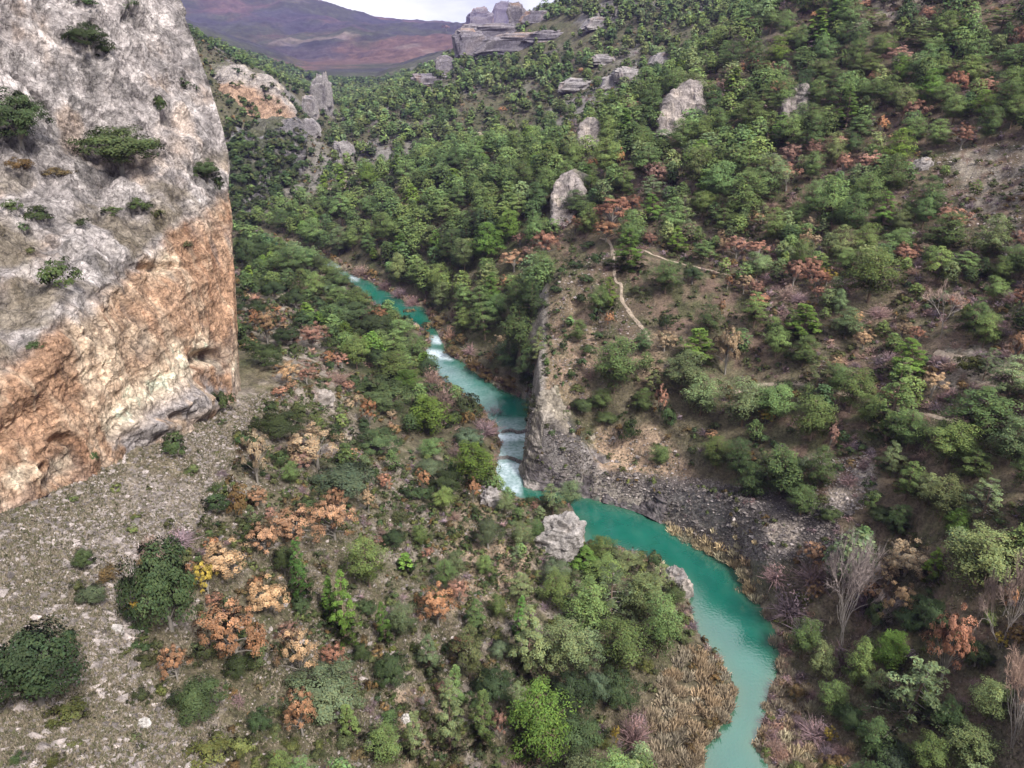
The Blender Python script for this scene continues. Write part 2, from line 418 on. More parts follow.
# ---- river water
gx = np.arange(-215, 262, 0.8); gy = np.arange(-50, 455, 0.8)
WX, WY = np.meshgrid(gx, gy)
wd = np.where(inpoly(WX, WY, RIVER), -1, 1) * polydist(WX, WY, RIVER)
keep = wd < 1.6
cell = keep[:-1, :-1] & keep[1:, :-1] & keep[:-1, 1:] & keep[1:, 1:]
ii = np.arange(WX.size).reshape(WX.shape)
wf = np.stack([ii[:-1, :-1], ii[:-1, 1:], ii[1:, 1:], ii[1:, :-1]], -1)[cell]
used, inv = np.unique(wf, return_inverse=True); wf = inv.reshape(-1, 4)
wp = np.stack([WX.ravel()[used], WY.ravel()[used], np.zeros(len(used))], -1)
wu, wv, _ = project(wp)
foam_reflection = np.zeros(len(wp))  # white water, together with the pale reflection painted on the river
for poly, s, w in ([(494,433),(530,433),(530,441),(494,441)], 3, .8), ([(490,461),(526,461),(520,494),(498,494)], 4, .5), ([(494,441),(530,441),(526,461),(492,461)], 3, .36), ([(500,418),(527,418),(528,433),(505,433)], 3, .22),\
                ([(425,349),(445,352),(452,360),(430,357)], 3, .9), ([(431,336),(441,336),(441,344),(432,343)], 2, .8), ([(350,276),(360,276),(358,281),(350,281)], 2, .9), ([(430,357),(455,362),(500,395),(480,405),(440,375)], 5, .13), \
                ([(220,224),(246,228),(248,238),(224,232)], 3, .9), ([(325,255),(345,266),(345,274),(325,268)], 3, .5):
    i = inpoly(wu, wv, poly); d = polydist(wu, wv, poly)
    foam_reflection = np.maximum(foam_reflection, w * sstep(-s, s, np.where(i, d, -d)))
foam_reflection = np.clip(foam_reflection * (1.1 + .7 * fbm(wp, 2.5, 3, 91)), 0, 1)
m, nt, b, out = new_mat('river_water')
a = N(nt, 'ShaderNodeVertexColor', layer_name='col')
g = N(nt, 'ShaderNodeNewGeometry')
n = N(nt, 'ShaderNodeTexNoise', Scale=0.07, Detail=6.0); nt.links.new(g.outputs['Position'], n.inputs['Vector'])
c = ramp(nt, n.outputs[0], [(.32, (.003, .072, .056)), (.68, (.012, .145, .106))])
nf = N(nt, 'ShaderNodeTexNoise', Scale=1.3, Detail=5.0); nt.links.new(g.outputs['Position'], nf.inputs['Vector'])
sep = N(nt, 'ShaderNodeSeparateColor'); nt.links.new(a.outputs[0], sep.inputs[0])
fm = N(nt, 'ShaderNodeMath', operation='MULTIPLY'); nt.links.new(sep.outputs[0], fm.inputs[0]); nt.links.new(ramp(nt, nf.outputs[0], [(.3, .55), (.6, 1.3)]), fm.inputs[1])
c = mixc(nt, 'MIX', sep.outputs[1], c, (.045, .12, .07))
c = mixc(nt, 'MIX', fm.outputs[0], c, (.58, .68, .74))  # foam colour tinted pale blue, with the water's reflection painted in
nt.links.new(c, b.inputs['Base Color'])
b.inputs['Roughness'].default_value = .06; b.inputs['IOR'].default_value = 1.75; b.inputs['Specular IOR Level'].default_value = 1.0
w1 = N(nt, 'ShaderNodeTexNoise', Scale=2.2, Detail=3.0); nt.links.new(g.outputs['Position'], w1.inputs['Vector'])
w1s = N(nt, 'ShaderNodeMath', operation='MULTIPLY'); nt.links.new(w1.outputs[0], w1s.inputs[0]); nt.links.new(ramp(nt, sep.outputs[0], [(0, .3), (.5, 1.0)]), w1s.inputs[1])
bp = N(nt, 'ShaderNodeBump', Strength=.25, Distance=.25); nt.links.new(w1s.outputs[0], bp.inputs['Height']); nt.links.new(bp.outputs[0], b.inputs['Normal'])
shore = np.exp(-np.clip(-wd.ravel()[used], 0, 9) / 1.3)
me = mesh_np('river', wp, wf, m, True, np.stack([foam_reflection, shore, foam_reflection], -1))
tag(link('river', me), 'turquoise river winding down the gorge', None, None, 'structure')

# ------------------------------------------------------------------ the great cliff and the rocks
def catmull(P, n, axis):
    """resample control rows of P (k,...) with n points per span"""
    P = np.moveaxis(P, axis, 0); k = len(P); outp = []
    for i in range(k - 1):
        p0, p1, p2, p3 = P[max(i - 1, 0)], P[i], P[i + 1], P[min(i + 2, k - 1)]
        m = n if isinstance(n, int) else n[i]
        for t in np.arange(m) / m:
            outp.append(.5 * ((2 * p1) + (-p0 + p2) * t + (2 * p0 - 5 * p1 + 4 * p2 - p3) * t * t + (-p0 + 3 * p1 - 3 * p2 + p3) * t ** 3))
    outp.append(P[-1])
    return np.moveaxis(np.array(outp), 0, axis)

def grid_faces(a, b):
    i = np.arange(a * b).reshape(a, b)
    return np.stack([i[:-1, :-1], i[:-1, 1:], i[1:, 1:], i[1:, :-1]], -1).reshape(-1, 4)

def grid_normals(G):
    du = np.gradient(G, axis=0); dv = np.gradient(G, axis=1)
    n = np.cross(du, dv); n /= np.linalg.norm(n, axis=-1, keepdims=True) + 1e-9
    return n

D_ = lambda u, v, d: at_d(u, v, d)
W_ = lambda *p: np.array(p, float)
# columns: foot, lower face, ledge rim, ledge back, upper face, crest, plateau, plateau far
cols = [
 [W_(-95,45,36), W_(-95,45,44), W_(-96,45,53), W_(-118,60,68), W_(-124,62,82), W_(-128,64,98), W_(-140,66,104), W_(-190,70,106)],
 [D_(-80,560,80), D_(-80,470,83), D_(-80,400,84), D_(-80,180,106), D_(-80,80,112), D_(-80,-40,117), D_(-140,-80,130), W_(-190,120,106)],
 [D_(0,515,87), D_(0,440,90), D_(0,368,92), D_(0,168,117), D_(0,80,121), D_(0,-50,127), D_(-60,-80,140), W_(-190,150,106)],
 [D_(60,490,95), D_(60,400,98), D_(60,322,99), D_(65,188,121), D_(68,90,127), D_(66,-50,133), D_(20,-70,150), W_(-190,170,106)],
 [D_(120,468,106), D_(122,370,110), D_(105,288,112), D_(130,185,127), D_(122,90,134), D_(112,-45,141), D_(70,-62,158), W_(-190,185,106)],
 [D_(180,445,120), D_(180,330,124), D_(158,236,126), D_(178,168,134), D_(162,85,141), D_(140,-35,148), D_(110,-55,162), W_(-190,195,106)],
 [D_(218,424,133), D_(216,310,136), D_(212,200,137), D_(212,150,142), D_(192,80,146), D_(158,-30,151), D_(135,-48,164), W_(-190,205,106)],
 [D_(240,412,139), D_(241,300,141), D_(236,195,142), D_(229,150,145), D_(206,80,149), D_(163,-30,154), D_(142,-44,166), W_(-190,215,106)],
 [W_(-57,146,16), W_(-58,147,38), W_(-60,150,58), W_(-62,150,69), W_(-68,154,82), W_(-80,164,97), W_(-92,178,103), W_(-190,222,106)],
 [W_(-80,162,14), W_(-82,162,36), W_(-86,163,58), W_(-88,163,69), W_(-92,166,82), W_(-100,176,97), W_(-110,186,103), W_(-190,230,106)],
 [W_(-190,205,40), W_(-190,206,50), W_(-190,206,60), W_(-190,206,70), W_(-190,207,82), W_(-190,210,97), W_(-192,225,103), W_(-195,240,106)]]
G = np.array(cols)
G = catmull(G, [20, 30, 62, 62, 62, 62, 50, 34, 30, 12], 0)
G = catmull(G, [66, 66, 76, 44, 50, 14, 8], 1)
ns = G.shape[0]; nt2 = G.shape[1]
rowp = np.concatenate([i + np.arange(m) / m for i, m in enumerate([66, 66, 76, 44, 50, 14, 8])] + [[7]])
T = np.broadcast_to(rowp, G.shape[:2])
nrm = grid_normals(G)
if nrm[ns // 2, 100, 0] < 0: nrm = -nrm
w_face = 1 - sstep(5.6, 6.2, T)
Gs = G * np.array([1, 1, .55])                       # features taller than wide on the face
Gh = G * np.array([1, 1, 2.4])
flute = fbm(G * np.array([1, 1, .16]), 3.4, 4, 141, .5, True)
qn = fbm(G + 3 * fbm(G, 8, 2, 143)[..., None], 6.5, 3, 142); blk = np.round(qn * 6) / 6 * .75 + qn * .25
d = fbm(Gs, 16, 5, 101, .55) * 2.3 + fbm(Gs, 9, 4, 103, .5, True) * .7 + fbm(G, 2.6, 4, 104, .6) * .6 + flute * .5 + blk * 1.9 + fbm(G, .9, 3, 144, .6) * (.14 + .2 * sstep(1.8, 2.3, T))
crack = fbm(Gs, 7.5, 3, 106, .5, True); d = d - sstep(.55, .9, crack) * 1.2
d = d * (.72 + .28 * sstep(1.7, 2.3, T))
upper = sstep(1.9, 2.5, T + .25 * fbm(G, 9, 3, 108))
ledge = sstep(1.9, 2.1, T) * (1 - sstep(2.8, 3.1, T))
d = d * (1 - .45 * ledge) + upper * (fbm(G * np.array([1, 1, .4]), 11, 4, 111, .5, True) * 2.6) - upper * .8 + fbm(Gh, 6, 3, 112, .5, True) * .5 * (1 - upper)
uu, vv_, dd = project(G)
def blob(u, v, ru, rv): return np.exp(-(((uu - u) / ru) ** 2 + ((vv_ - v) / rv) ** 2) ** 1.5)
hole = 3.6 * blob(208, 356, 15, 7) + 2.6 * blob(195, 362, 8, 6) + 1.8 * blob(62, 440, 12, 6) + 1.2 * blob(43, 468, 6, 5) + 1.5 * blob(155, 268, 26, 4)
d = d - hole + 2.2 * blob(190, 405, 34, 14) + 1.5 * blob(150, 428, 22, 8)
sil = np.interp(vv_, [-60, 0, 50, 110, 160, 240, 400], [140, 165, 190, 215, 232, 238, 240])
edge = np.exp(-((uu - sil) / 24) ** 2) * (T < 5.6)
d = d * (1 - .62 * edge) - 1.3 * edge
G2 = G + nrm * (d * w_face)[..., None]
OR1 = np.array([.49, .30, .195]); OR2 = np.array([.62, .455, .33]); CRM = np.array([.86, .71, .54]); GRY = np.array([.42, .375, .365]); WHT = np.array([.62, .56, .54])
LIC = np.array([.2, .185, .18]); DRY = np.array([.20, .16, .10])
nA = fbm(Gs, 12, 5, 121); nB = fbm(G, 3, 4, 122); nC = fbm(G * np.array([1, 1, .25]), 3.2, 4, 123); nD = fbm(G, 1.0, 3, 124)
cc = OR1 + (OR2 - OR1) * sstep(-.35, .45, nA + nB * .5)[..., None]
def cl_(c, w): 
    global cc
    w = np.clip(w, 0, 1)[..., None]; cc = cc * (1 - w) + c * w
cl_(CRM, sstep(.12, .5, flute * .5 + nC * .6 + nA * .3) * .4)
cl_(np.array([.36, .185, .11]), sstep(.15, .5, fbm(G * np.array([1, 1, .12]), 2.2, 4, 145)) * .5)
cl_(LIC, sstep(.3, .55, fbm(G * np.array([1, 1, .10]), 3.1, 4, 147)) * .5)
cl_(GRY * 1.05, sstep(.25, .5, fbm(Gs, 17, 4, 125)) * .5)
lowd = polydist(uu, vv_, [(0,478),(60,460),(120,418),(165,380),(200,350),(232,365)], False)
cl_(CRM * 1.05, np.exp(-(lowd / 17) ** 2) * sstep(-.5, .1, nB + nA * .4) * (uu > -60) * .95)
lowg = polydist(uu, vv_, [(125,452),(160,420),(190,398),(222,392)], False)
cl_(GRY, np.exp(-(lowg / 19) ** 2) * sstep(-.4, 0, nB) * 1.1)
gm = sstep(1.8, 2.1, T + .22 * nA + .1 * nB)
cl_(GRY, gm)
cl_(WHT, gm * sstep(-.1, .45, nB + .5 * nC) * .75)
cl_(LIC, gm * sstep(.1, .5, fbm(Gs, 5, 4, 127)) * .5)
cl_(OR2 * 1.1, gm * sstep(.36, .6, fbm(Gs, 13, 4, 129) + .15 * nB) * .4)
cl_(LIC * .75, gm * sstep(.12, .42, fbm(G * np.array([1, 1, .22]), 4.5, 5, 133, .6)) * .75)
cl_(np.array([.42,.30,.22]), gm * sstep(.1, .5, fbm(G * np.array([1, 1, .4]), 6, 5, 135, .6)) * .55)
cl_(DRY * .9, ledge * sstep(-.15, .3, fbm(G, 7, 4, 131)) * .75)
cl_(LIC * .6, sstep(.6, .85, crack) * .5)
plat = sstep(5.0, 5.3, T); cl_(DRY, plat * .8)
cc = cc * (1 + .4 * nD + .2 * nB + .25 * fbm(G, .55, 2, 137))[..., None]
cc = np.clip(cc, .015, .85)
f = grid_faces(ns, nt2)
fn = np.cross(G2[1:, :-1] - G2[:-1, :-1], G2[:-1, 1:] - G2[:-1, :-1])[ns // 2, 100]
if fn[0] > 0: f = f[:, ::-1]
me = mesh_np('cliff', G2.reshape(-1, 3), f, M_CLIFF, False, cc.reshape(-1, 3))
CLIFF = tag(link('cliff', me), 'tall limestone cliff, orange below and grey above', None, None, 'structure')
from mathutils.bvhtree import BVHTree
CB = BVHTree.FromObject(CLIFF, bpy.context.evaluated_depsgraph_get())
def cliff_hit(u, v):
    r = Vector(ray(u, v)); h = CB.ray_cast(Vector((0, 0, H_CAM)), r.normalized(), 400)
    return None if h[0] is None else np.array(h[0])

# ---- the far cliff across the gorge and rock faces of the far rim
def slab(name, top, bot, back, nu, nv, amp, cfun, label, cat, group=None, kind=None, mat=None):
    top = np.array([D_(*p) if isinstance(p, tuple) else p for p in top]); bot = np.array([D_(*p) if isinstance(p, tuple) else p for p in bot]); bk = top + np.array(back)
    bk2 = bk + np.array(back) * .2 - np.array([0, 0, 12])
    mid1 = bot * .55 + top * .45
    Gc = np.stack([bot, mid1, top, top * .5 + bk * .5 + np.array([0,0,amp * .3]), bk, bk2], 1)
    Gc = np.concatenate([Gc[:1] * .4 + bk2[:1, None] * .6 - np.array([0,0,4]), Gc, Gc[-1:] * .4 + bk2[-1:, None] * .6 - np.array([0,0,4])])
    Gc = catmull(catmull(Gc, nu, 0), nv, 1)
    nn = grid_normals(Gc)
    s = 1 if (nn[len(nn) // 2, nv] @ (np.array([0, 0, 90]) - Gc[len(nn) // 2, nv])) > 0 else -1
    nn = nn * s
    Gq = Gc * np.array([1, 1, .5])
    dis = fbm(Gq, amp * 5, 5, 201, .6, True) * amp + fbm(Gc * np.array([1, 1, 2.5]), amp * 3, 3, 203, .5, True) * amp * .5
    G3 = Gc + nn * dis[..., None]
    c = cfun(Gc, np.broadcast_to(np.linspace(0, 5, Gc.shape[1]), Gc.shape[:2]))
    f = grid_faces(*Gc.shape[:2])
    if s < 0: pass
    else: f = f[:, ::-1]
    me = mesh_np(name, G3.reshape(-1, 3), f, mat or M_CLIFF, False, np.clip(c, .02, .85).reshape(-1, 3))
    return tag(link(name, me), label, cat, group, kind)
def c_far(Gc, t):
    a = fbm(Gc * np.array([1, 1, .3]), 8, 4, 211); b2 = fbm(Gc, 5, 4, 212)
    c = np.broadcast_to(np.array([.46, .31, .22]), Gc.shape) * (1 + .3 * b2)[..., None]
    w = sstep(1.2, 1.7, t + a * .35)[..., None]
    c = c * (1 - w) + np.array([.44, .39, .36]) * w
    w = sstep(.15, .5, a)[..., None] * .6; c = c * (1 - w) + np.array([.62, .52, .42]) * w
    w = sstep(2.5, 3.0, t)[..., None] * .8; c = c * (1 - w) + np.array([.12, .12, .07]) * w
    return c * (1 + .25 * fbm(Gc, 1.8, 3, 213))[..., None]
def c_gry(Gc, t):
    b2 = fbm(Gc, 5, 4, 222); a = fbm(Gc * np.array([1, 1, .3]), 6, 4, 221)
    c = np.broadcast_to(np.array([.21, .195, .20]), Gc.shape) * (1 + .45 * b2)[..., None]
    w = sstep(.1, .5, a)[..., None] * .7; c = c * (1 - w) + np.array([.5, .42, .36]) * w
    w = sstep(-.15, .1, fbm(Gc * np.array([1, 1, .7]), 9, 4, 226))[..., None] * .85; c = c * (1 - w) + np.array([.075, .085, .045]) * w
    w = sstep(2.4, 3, t)[..., None] * .7; c = c * (1 - w) + np.array([.12, .12, .07]) * w
    return c * (1 + .4 * fbm(Gc, 1.5, 3, 223))[..., None]
slab('cliff', [(222,80,478),(238,74,482),(258,78,480),(270,84,478),(280,94,480),(290,112,486)], [(224,100,470),(240,112,466),(258,130,462),(272,142,460),(288,150,466),(298,158,474)],
     (-25, 28, 3), 34, 30, 3.4, c_far, 'distant orange cliff above the far bend of the gorge', None, None, 'structure')
slab('cliff', [(232,150,398),(245,142,405),(258,148,410),(270,145,420),(285,136,432),(300,128,450)], [(236,248,365),(247,244,368),(258,236,374),(270,222,386),(284,202,404),(302,184,425)],
     (-22, 22, 2), 34, 30, 4.0, c_gry, 'grey rock wall dropping to the far bend of the river', None, None, 'structure')

# ---- boulders and crags
def rock_mesh(seed, nu=40, nv=26, amp=.34, strata=0.0, base=(.27,.24,.225), pale=(.46,.40,.36), warm=.3, box=.72):
    a = np.linspace(0, 2 * PI, nu, endpoint=False); b = np.linspace(-PI / 2 * .98, PI / 2 * .98, nv)
    A, B = np.meshgrid(a, b)
    S = np.stack([np.cos(B) * np.cos(A), np.cos(B) * np.sin(A), np.sin(B)], -1)
    q = np.sign(S) * np.abs(S) ** box; q[..., :2] *= (1.12 - .38 * sstep(-.3, 1, S[..., 2:]))
    q = q + fbm(S * 1.0 + seed * 5.3, .55, 3, seed + 31, .5, True)[..., None] * S * .22; q[..., 0] += q[..., 2] * .28 * math.sin(seed * 2.3)
    n = fbm(S + seed * 3.1, .9, 4, seed, .55, True); n2_ = fbm(S * np.array([1, 1, 2.2]) + seed, .35, 3, seed + 5)
    q = q * (1 + amp * n + amp * .45 * n2_)[..., None]
    if strata: q = q * (1 + strata * np.sign(np.sin(S[..., 2:] * 9 + seed)) * .5)
    c = np.broadcast_to(np.array(base), S.shape) * (1 + .35 * n2_)[..., None]
    w = sstep(0, .5, n)[..., None] * .7; c = c * (1 - w) + np.array(pale) * w
    w = (sstep(.2, .6, fbm(S + 9, .7, 3, seed + 8)) * warm)[..., None]; c = c * (1 - w) + np.array([.5, .3, .17]) * w
    i = np.arange(nu * nv).reshape(nv, nu)
    f = np.stack([i[:-1], np.roll(i, -1, 1)[:-1], np.roll(i, -1, 1)[1:], i[1:]], -1).reshape(-1, 4)
    caps = np.array([[i[0, k], i[0, (k + 1) % nu]] for k in range(nu)])
    v = np.concatenate([q.reshape(-1, 3), [q[0].mean(0)], [q[-1].mean(0)]]); nb = nu * nv
    t1 = np.stack([np.full(nu, nb), np.roll(i[0], -1), i[0]], -1); t2 = np.stack([np.full(nu, nb + 1), i[-1], np.roll(i[-1], -1)], -1)
    cl = np.concatenate([c.reshape(-1, 3), [c[0, 0]], [c[-1, 0]]])
    return mesh_np('rock', v, [f, t1, t2], M_ROCK, False, np.clip(cl, .02, .85))
ROCKS = []
def rock(u, v, wpx, hpx, label, seed, group=None, depthf=.8, name='boulder', cat='boulder', sink=.4, hi=False, **kw):
    p, d = hit(u, v + hpx * .5)
    p, d = p[0], d[0]
    w_, h_ = wpx * d / F, hpx * d / F
    o = link(name, rock_mesh(seed, *( (90, 60) if hi else (36, 24)), **kw))
    hh = h_ * .62
    o.location = (p[0], p[1] + w_ * .25 * depthf, p[2] + hh * (1 - sink) - .2); o.scale = (w_ * .5, w_ * .5 * depthf, hh)
    o.rotation_euler = (0, 0, R.uniform(-.4, .4))
    tag(o, label, cat, group); ROCKS.append((u, v, wpx, hpx)); return o
GREY = dict(base=(.23, .21, .21), pale=(.42, .38, .36))
def c_crag(Gc, t):
    b2 = fbm(Gc, 2.5, 4, 232); a = fbm(Gc * np.array([1, 1, .35]), 3, 4, 231)
    c = np.broadcast_to(np.array([.30, .26, .245]), Gc.shape) * (1 + .4 * b2)[..., None]
    w = sstep(0, .45, a)[..., None] * .8; c = c * (1 - w) + np.array([.48, .41, .36]) * w
    w = sstep(.15, .5, fbm(Gc, 4, 3, 233))[..., None] * .6; c = c * (1 - w) + np.array([.13, .12, .11]) * w
    w = sstep(2.3, 2.8, t)[..., None] * .6; c = c * (1 - w) + np.array([.10, .10, .055]) * w
    return c * (1 + .35 * fbm(Gc, .7, 3, 234))[..., None]
def c_dark(Gc, t):
    b2 = fbm(Gc, 1.8, 4, 242)
    c = np.broadcast_to(np.array([.12, .105, .108]), Gc.shape) * (1 + .6 * b2)[..., None]
    w = sstep(.12, .4, fbm(Gc, 3.5, 4, 243))[..., None] * .75; c = c * (1 - w) + np.array([.36, .32, .30]) * w
    w = sstep(2.0, 2.7, t + .4 * b2)[..., None] * .8; c = c * (1 - w) + np.array([.30, .24, .17]) * w
    w = (sstep(141, 147, Gc[..., 1]) * (Gc[..., 0] < 30))[..., None] * .8; c = c * (1 - w) + np.array([.30, .265, .22]) * (1 + .5 * b2)[..., None] * w
    w = w * sstep(.0, .3, fbm(Gc, 2.6, 4, 245))[..., None] * .8; c = c * (1 - w) + np.array([.10, .105, .05]) * w
    return c * (1 + .5 * fbm(Gc, .5, 3, 244))[..., None]
def crag(outl, label, amp, back):
    """outl: list of (u, v_top, v_bottom) across the visible face"""
    ub = outl[len(outl) // 2]; _, d0 = hit(ub[0], ub[2]); d0 = float(d0[0])
    bot = [(u, vb + 4, d0 - 1.0 + abs(k - len(outl) / 2) * .6) for k, (u, vt, vb) in enumerate(outl)]
    top = [(u, vt, d0 + (vb - vt) * d0 / F * .55) for u, vt, vb in outl]
    slab('crag', top, bot, back, 16, 14, amp, c_crag, label, 'crag', None, None, M_ROCK)
    for u, vt, vb in outl: ROCKS.append((u, (vt * .6 + vb * .4), 10, (vb - vt) * .6))
crag([(661,122,136),(666,108,137),(674,97,133),(683,89,130),(693,88,124),(702,93,116)], 'large grey crag standing out of the pines on the upper right slope', 2.4, (3, 9, -1))
crag([(579,134,144),(584,126,147),(591,121,148),(598,127,146)], 'small pointed grey crag among the pines left of the larger crag', 1.6, (1, 6, -1))
crag([(554,196,222),(559,181,226),(567,176,224),(575,180,216),(582,192,206)], 'tall grey crag rising behind the rocky spur', 1.9, (3, 7, -1))
crag([(784,108,122),(790,98,124),(798,90,118),(806,92,108)], 'pale cracked crag half hidden by pines on the right hillside', 1.6, (2, 6, -1))
# rock faces of the spur: its steep left side and the dark bank above the pool
tpw = [np.array(p, float) for p in [D_(556,262,204), D_(547,276,198), D_(541,300,190), D_(540,330,180), D_(539,365,171), D_(538,395,165), D_(540,410,162)]]
btw = [p * np.array([1, 1, 0]) + np.array([-2.2 - k * .15, -1.0, 3.0 - k * .5]) for k, p in enumerate(tpw)]
tpw += [D_(560,432,162), D_(585,452,162), D_(612,466,161)]; btw += [at_z(531,490,-.3), at_z(572,496,-.3), at_z(606,504,-.3)]
tpw += [D_(640,480,158), D_(672,489,153)]; btw += [at_z(638,513,-.3), at_z(662,525,-.3)]
tpw = tpw[5:]; btw = btw[5:]
tpw = [p + np.array([.8, .8, -.9]) for k, p in enumerate(tpw)]
slab('cliff', tpw, btw, (4, 5, -1.0), 30, 26, .85, c_dark, 'dark craggy rock face of the spur above the river', None, None, 'structure', M_ROCK)
rock(560, 536, 40, 34, 'whitish rounded rock outcrop at the near bank of the river bend', 6, hi=True, name='crag', cat='crag', base=(.25,.23,.22), pale=(.46,.42,.40), warm=.05)
rock(492, 497, 18, 16, 'grey boulder under the bright pine beside the lower weir', 8, **GREY)
rock(922, 164, 14, 10, 'small white boulder in the brush on the right hillside', 9, **GREY)
rock(330, 452, 16, 12, 'pale boulder on the stony strip below the cliff corner', 10)
rock(322, 398, 18, 12, 'pale boulder above the round yellow green bush', 11)
rock(143, 722, 10, 9, 'white stone on the scree at the lower left', 12, base=(.5,.47,.45), pale=(.7,.66,.63), warm=0)
rock(116, 628, 9, 7, 'flat pale stone in the middle of the scree', 13, base=(.5,.47,.45), pale=(.66,.6,.58), warm=0)
rock(407, 718, 9, 10, 'white stone beside the bare patch near the bottom edge', 14, base=(.5,.47,.45), pale=(.7,.66,.63), warm=0)
rock(676, 574, 16, 14, 'grey rock at the water edge past the whitish outcrop', 15, **GREY)
rock(686, 588, 12, 16, 'brownish rock on the bank at the widest bend', 16)
# stratified rocks of the skyline
for k, (u, v, w_, h_, lab) in enumerate([(481,24,22,18,'low flat rock step left of the skyline towers'),(501,16,15,17,'leftmost square rock tower on the skyline'),(518,15,15,15,'right hand square rock tower on the skyline'),
    (535,18,22,9,'low rounded rock at the right end of the skyline rocks'),(492,33,50,13,'long grey rock band below the skyline towers'),(472,46,30,20,'blocky grey rock face at the left end of the lower band'),
    (512,45,50,14,'long lower rock band with orange shrubs below it'),(446,66,18,12,'dark split outcrop on the ridge left of the far forest'),(432,80,34,8,'flat grey outcrop below the split outcrop'),
    (545,36,30,7,'narrow rock shelf right of the long band')]):
    rock(u, v, w_, h_, lab, 30 + k, 'rock bands of the far rim', .5, 'outcrop', 'outcrop', .3, strata=.05, base=(.17,.155,.18), pale=(.29,.26,.27), warm=.45, box=.42, amp=.3)
for k, (u, v, w_, h_, lab) in enumerate([(612,83,18,9,'left one of the two pale slabs in the far forest'),(628,76,24,10,'right one of the two pale slabs in the far forest'),(578,86,30,9,'grey slab left of the pale slabs in the far forest'),(662,60,18,9,'pale slab beside the near forest edge on the far slope'),
    (345,150,16,12,'grey knob above the far dirt road'),(322,97,16,26,'jagged rock spine closing the side valley'),(310,108,12,16,'small jagged rock left of the spine in the side valley'),(310,128,14,12,'purple grey knob at the lip of the gorge'),(597,24,22,8,'light slab high in the far forest'),(605,60,20,7,'second light slab high in the far forest')]):
    rock(u, v, w_, h_, lab, 50 + k, 'pale slabs in the far forest' if k in (0,1,2,3,8,9) else None, .6, 'outcrop', 'outcrop', .2, base=(.24,.22,.23), pale=(.38,.35,.34), warm=.25, box=.5, amp=.3)
# the stone weirs
for nm, pts, lab in [('w', [(503,432),(511,431),(519,433),(527,431)], 'upper stone weir, a straight dark line across the river'), ('w', [(493,461),(502,458),(512,459),(521,463)], 'lower curved stone weir with white water below it')]:
    e = bpy.data.objects.new('stone_weir', None); C.objects.link(e)
    wp_ = np.array([at_z(u, v, 0) for u, v in pts]); e.location = wp_[0]
    tag(e, lab, 'weir', 'stone weirs across the river')
    dense = catmull(wp_, 7, 0)
    for k, p in enumerate(dense):
        s = link('stone', rock_mesh(80 + k % 4, 12, 8, base=(.12,.11,.11), pale=(.25,.23,.22), warm=0), e)
        s.location = tuple(p - wp_[0] + np.array([0, R.uniform(-.15, .15), .05])); s.scale = (.34 + R.rand() * .12, .35, .35 + R.rand() * .15); s.rotation_euler = (0, 0, R.rand() * 3)

# ------------------------------------------------------------------ plant meshes
def foliage_mat(name, transl=.25, rough=.75):
    m, nt, b, out = new_mat(name)
    a = N(nt, 'ShaderNodeVertexColor', layer_name='col'); oi = nt.nodes.new('ShaderNodeObjectInfo')
    c = mixc(nt, 'MULTIPLY', 1.0, a.outputs[0], oi.outputs['Color'])
    nt.links.new(c, b.inputs['Base Color']); b.inputs['Roughness'].default_value = rough; b.inputs['Specular IOR Level'].default_value = .2
    if transl:
        an = N(nt, 'ShaderNodeAttribute', attribute_name='nrm'); vt = N(nt, 'ShaderNodeVectorTransform', vector_type='NORMAL', convert_from='OBJECT', convert_to='WORLD')
        nt.links.new(an.outputs['Vector'], vt.inputs[0]); gg = N(nt, 'ShaderNodeNewGeometry')
        mv = N(nt, 'ShaderNodeMix', data_type='VECTOR'); mv.inputs[0].default_value = .74
        nt.links.new(gg.outputs['Normal'], mv.inputs[4]); nt.links.new(vt.outputs[0], mv.inputs[5]); nt.links.new(mv.outputs[1], b.inputs['Normal'])
    t = nt.nodes.new('ShaderNodeBsdfTranslucent'); nt.links.new(c, t.inputs[0])
    mx = nt.nodes.new('ShaderNodeMixShader'); mx.inputs[0].default_value = transl
    nt.links.new(b.outputs[0], mx.inputs[1]); nt.links.new(t.outputs[0], mx.inputs[2]); nt.links.new(mx.outputs[0], out.inputs[0])
    return m
M_LEAF = foliage_mat('foliage', .1)
M_BARK = foliage_mat('bark', 0, .9)

def set_nrm(me, nv):
    a = me.attributes.new('nrm', 'FLOAT_VECTOR', 'POINT'); a.data.foreach_set('vector', np.asarray(nv, np.float32).ravel())
class Geo:
    def __init__(s): s.v = []; s.f4 = []; s.f3 = []; s.c = []; s.nv = []; s.n = 0
    def add(s, v, f, c, nv=None):
        v = np.asarray(v, float).reshape(-1, 3); f = np.asarray(f)
        (s.f4 if f.shape[1] == 4 else s.f3).append(f + s.n); s.v.append(v)
        s.c.append(np.broadcast_to(np.asarray(c, float), v.shape)); s.n += len(v)
        s.nv.append(np.broadcast_to(np.array([0, 0, 1.]), v.shape) if nv is None else nv)
    def arrays(s):
        return (np.concatenate(s.v), np.concatenate(s.f4) if s.f4 else np.zeros((0, 4), int), np.concatenate(s.f3) if s.f3 else np.zeros((0, 3), int), np.concatenate(s.c))
    def mesh(s, name, mat, smooth=False):
        v, a, b, c = s.arrays(); me = mesh_np(name, v, [a, b], mat, smooth, c); set_nrm(me, np.concatenate(s.nv)); return me

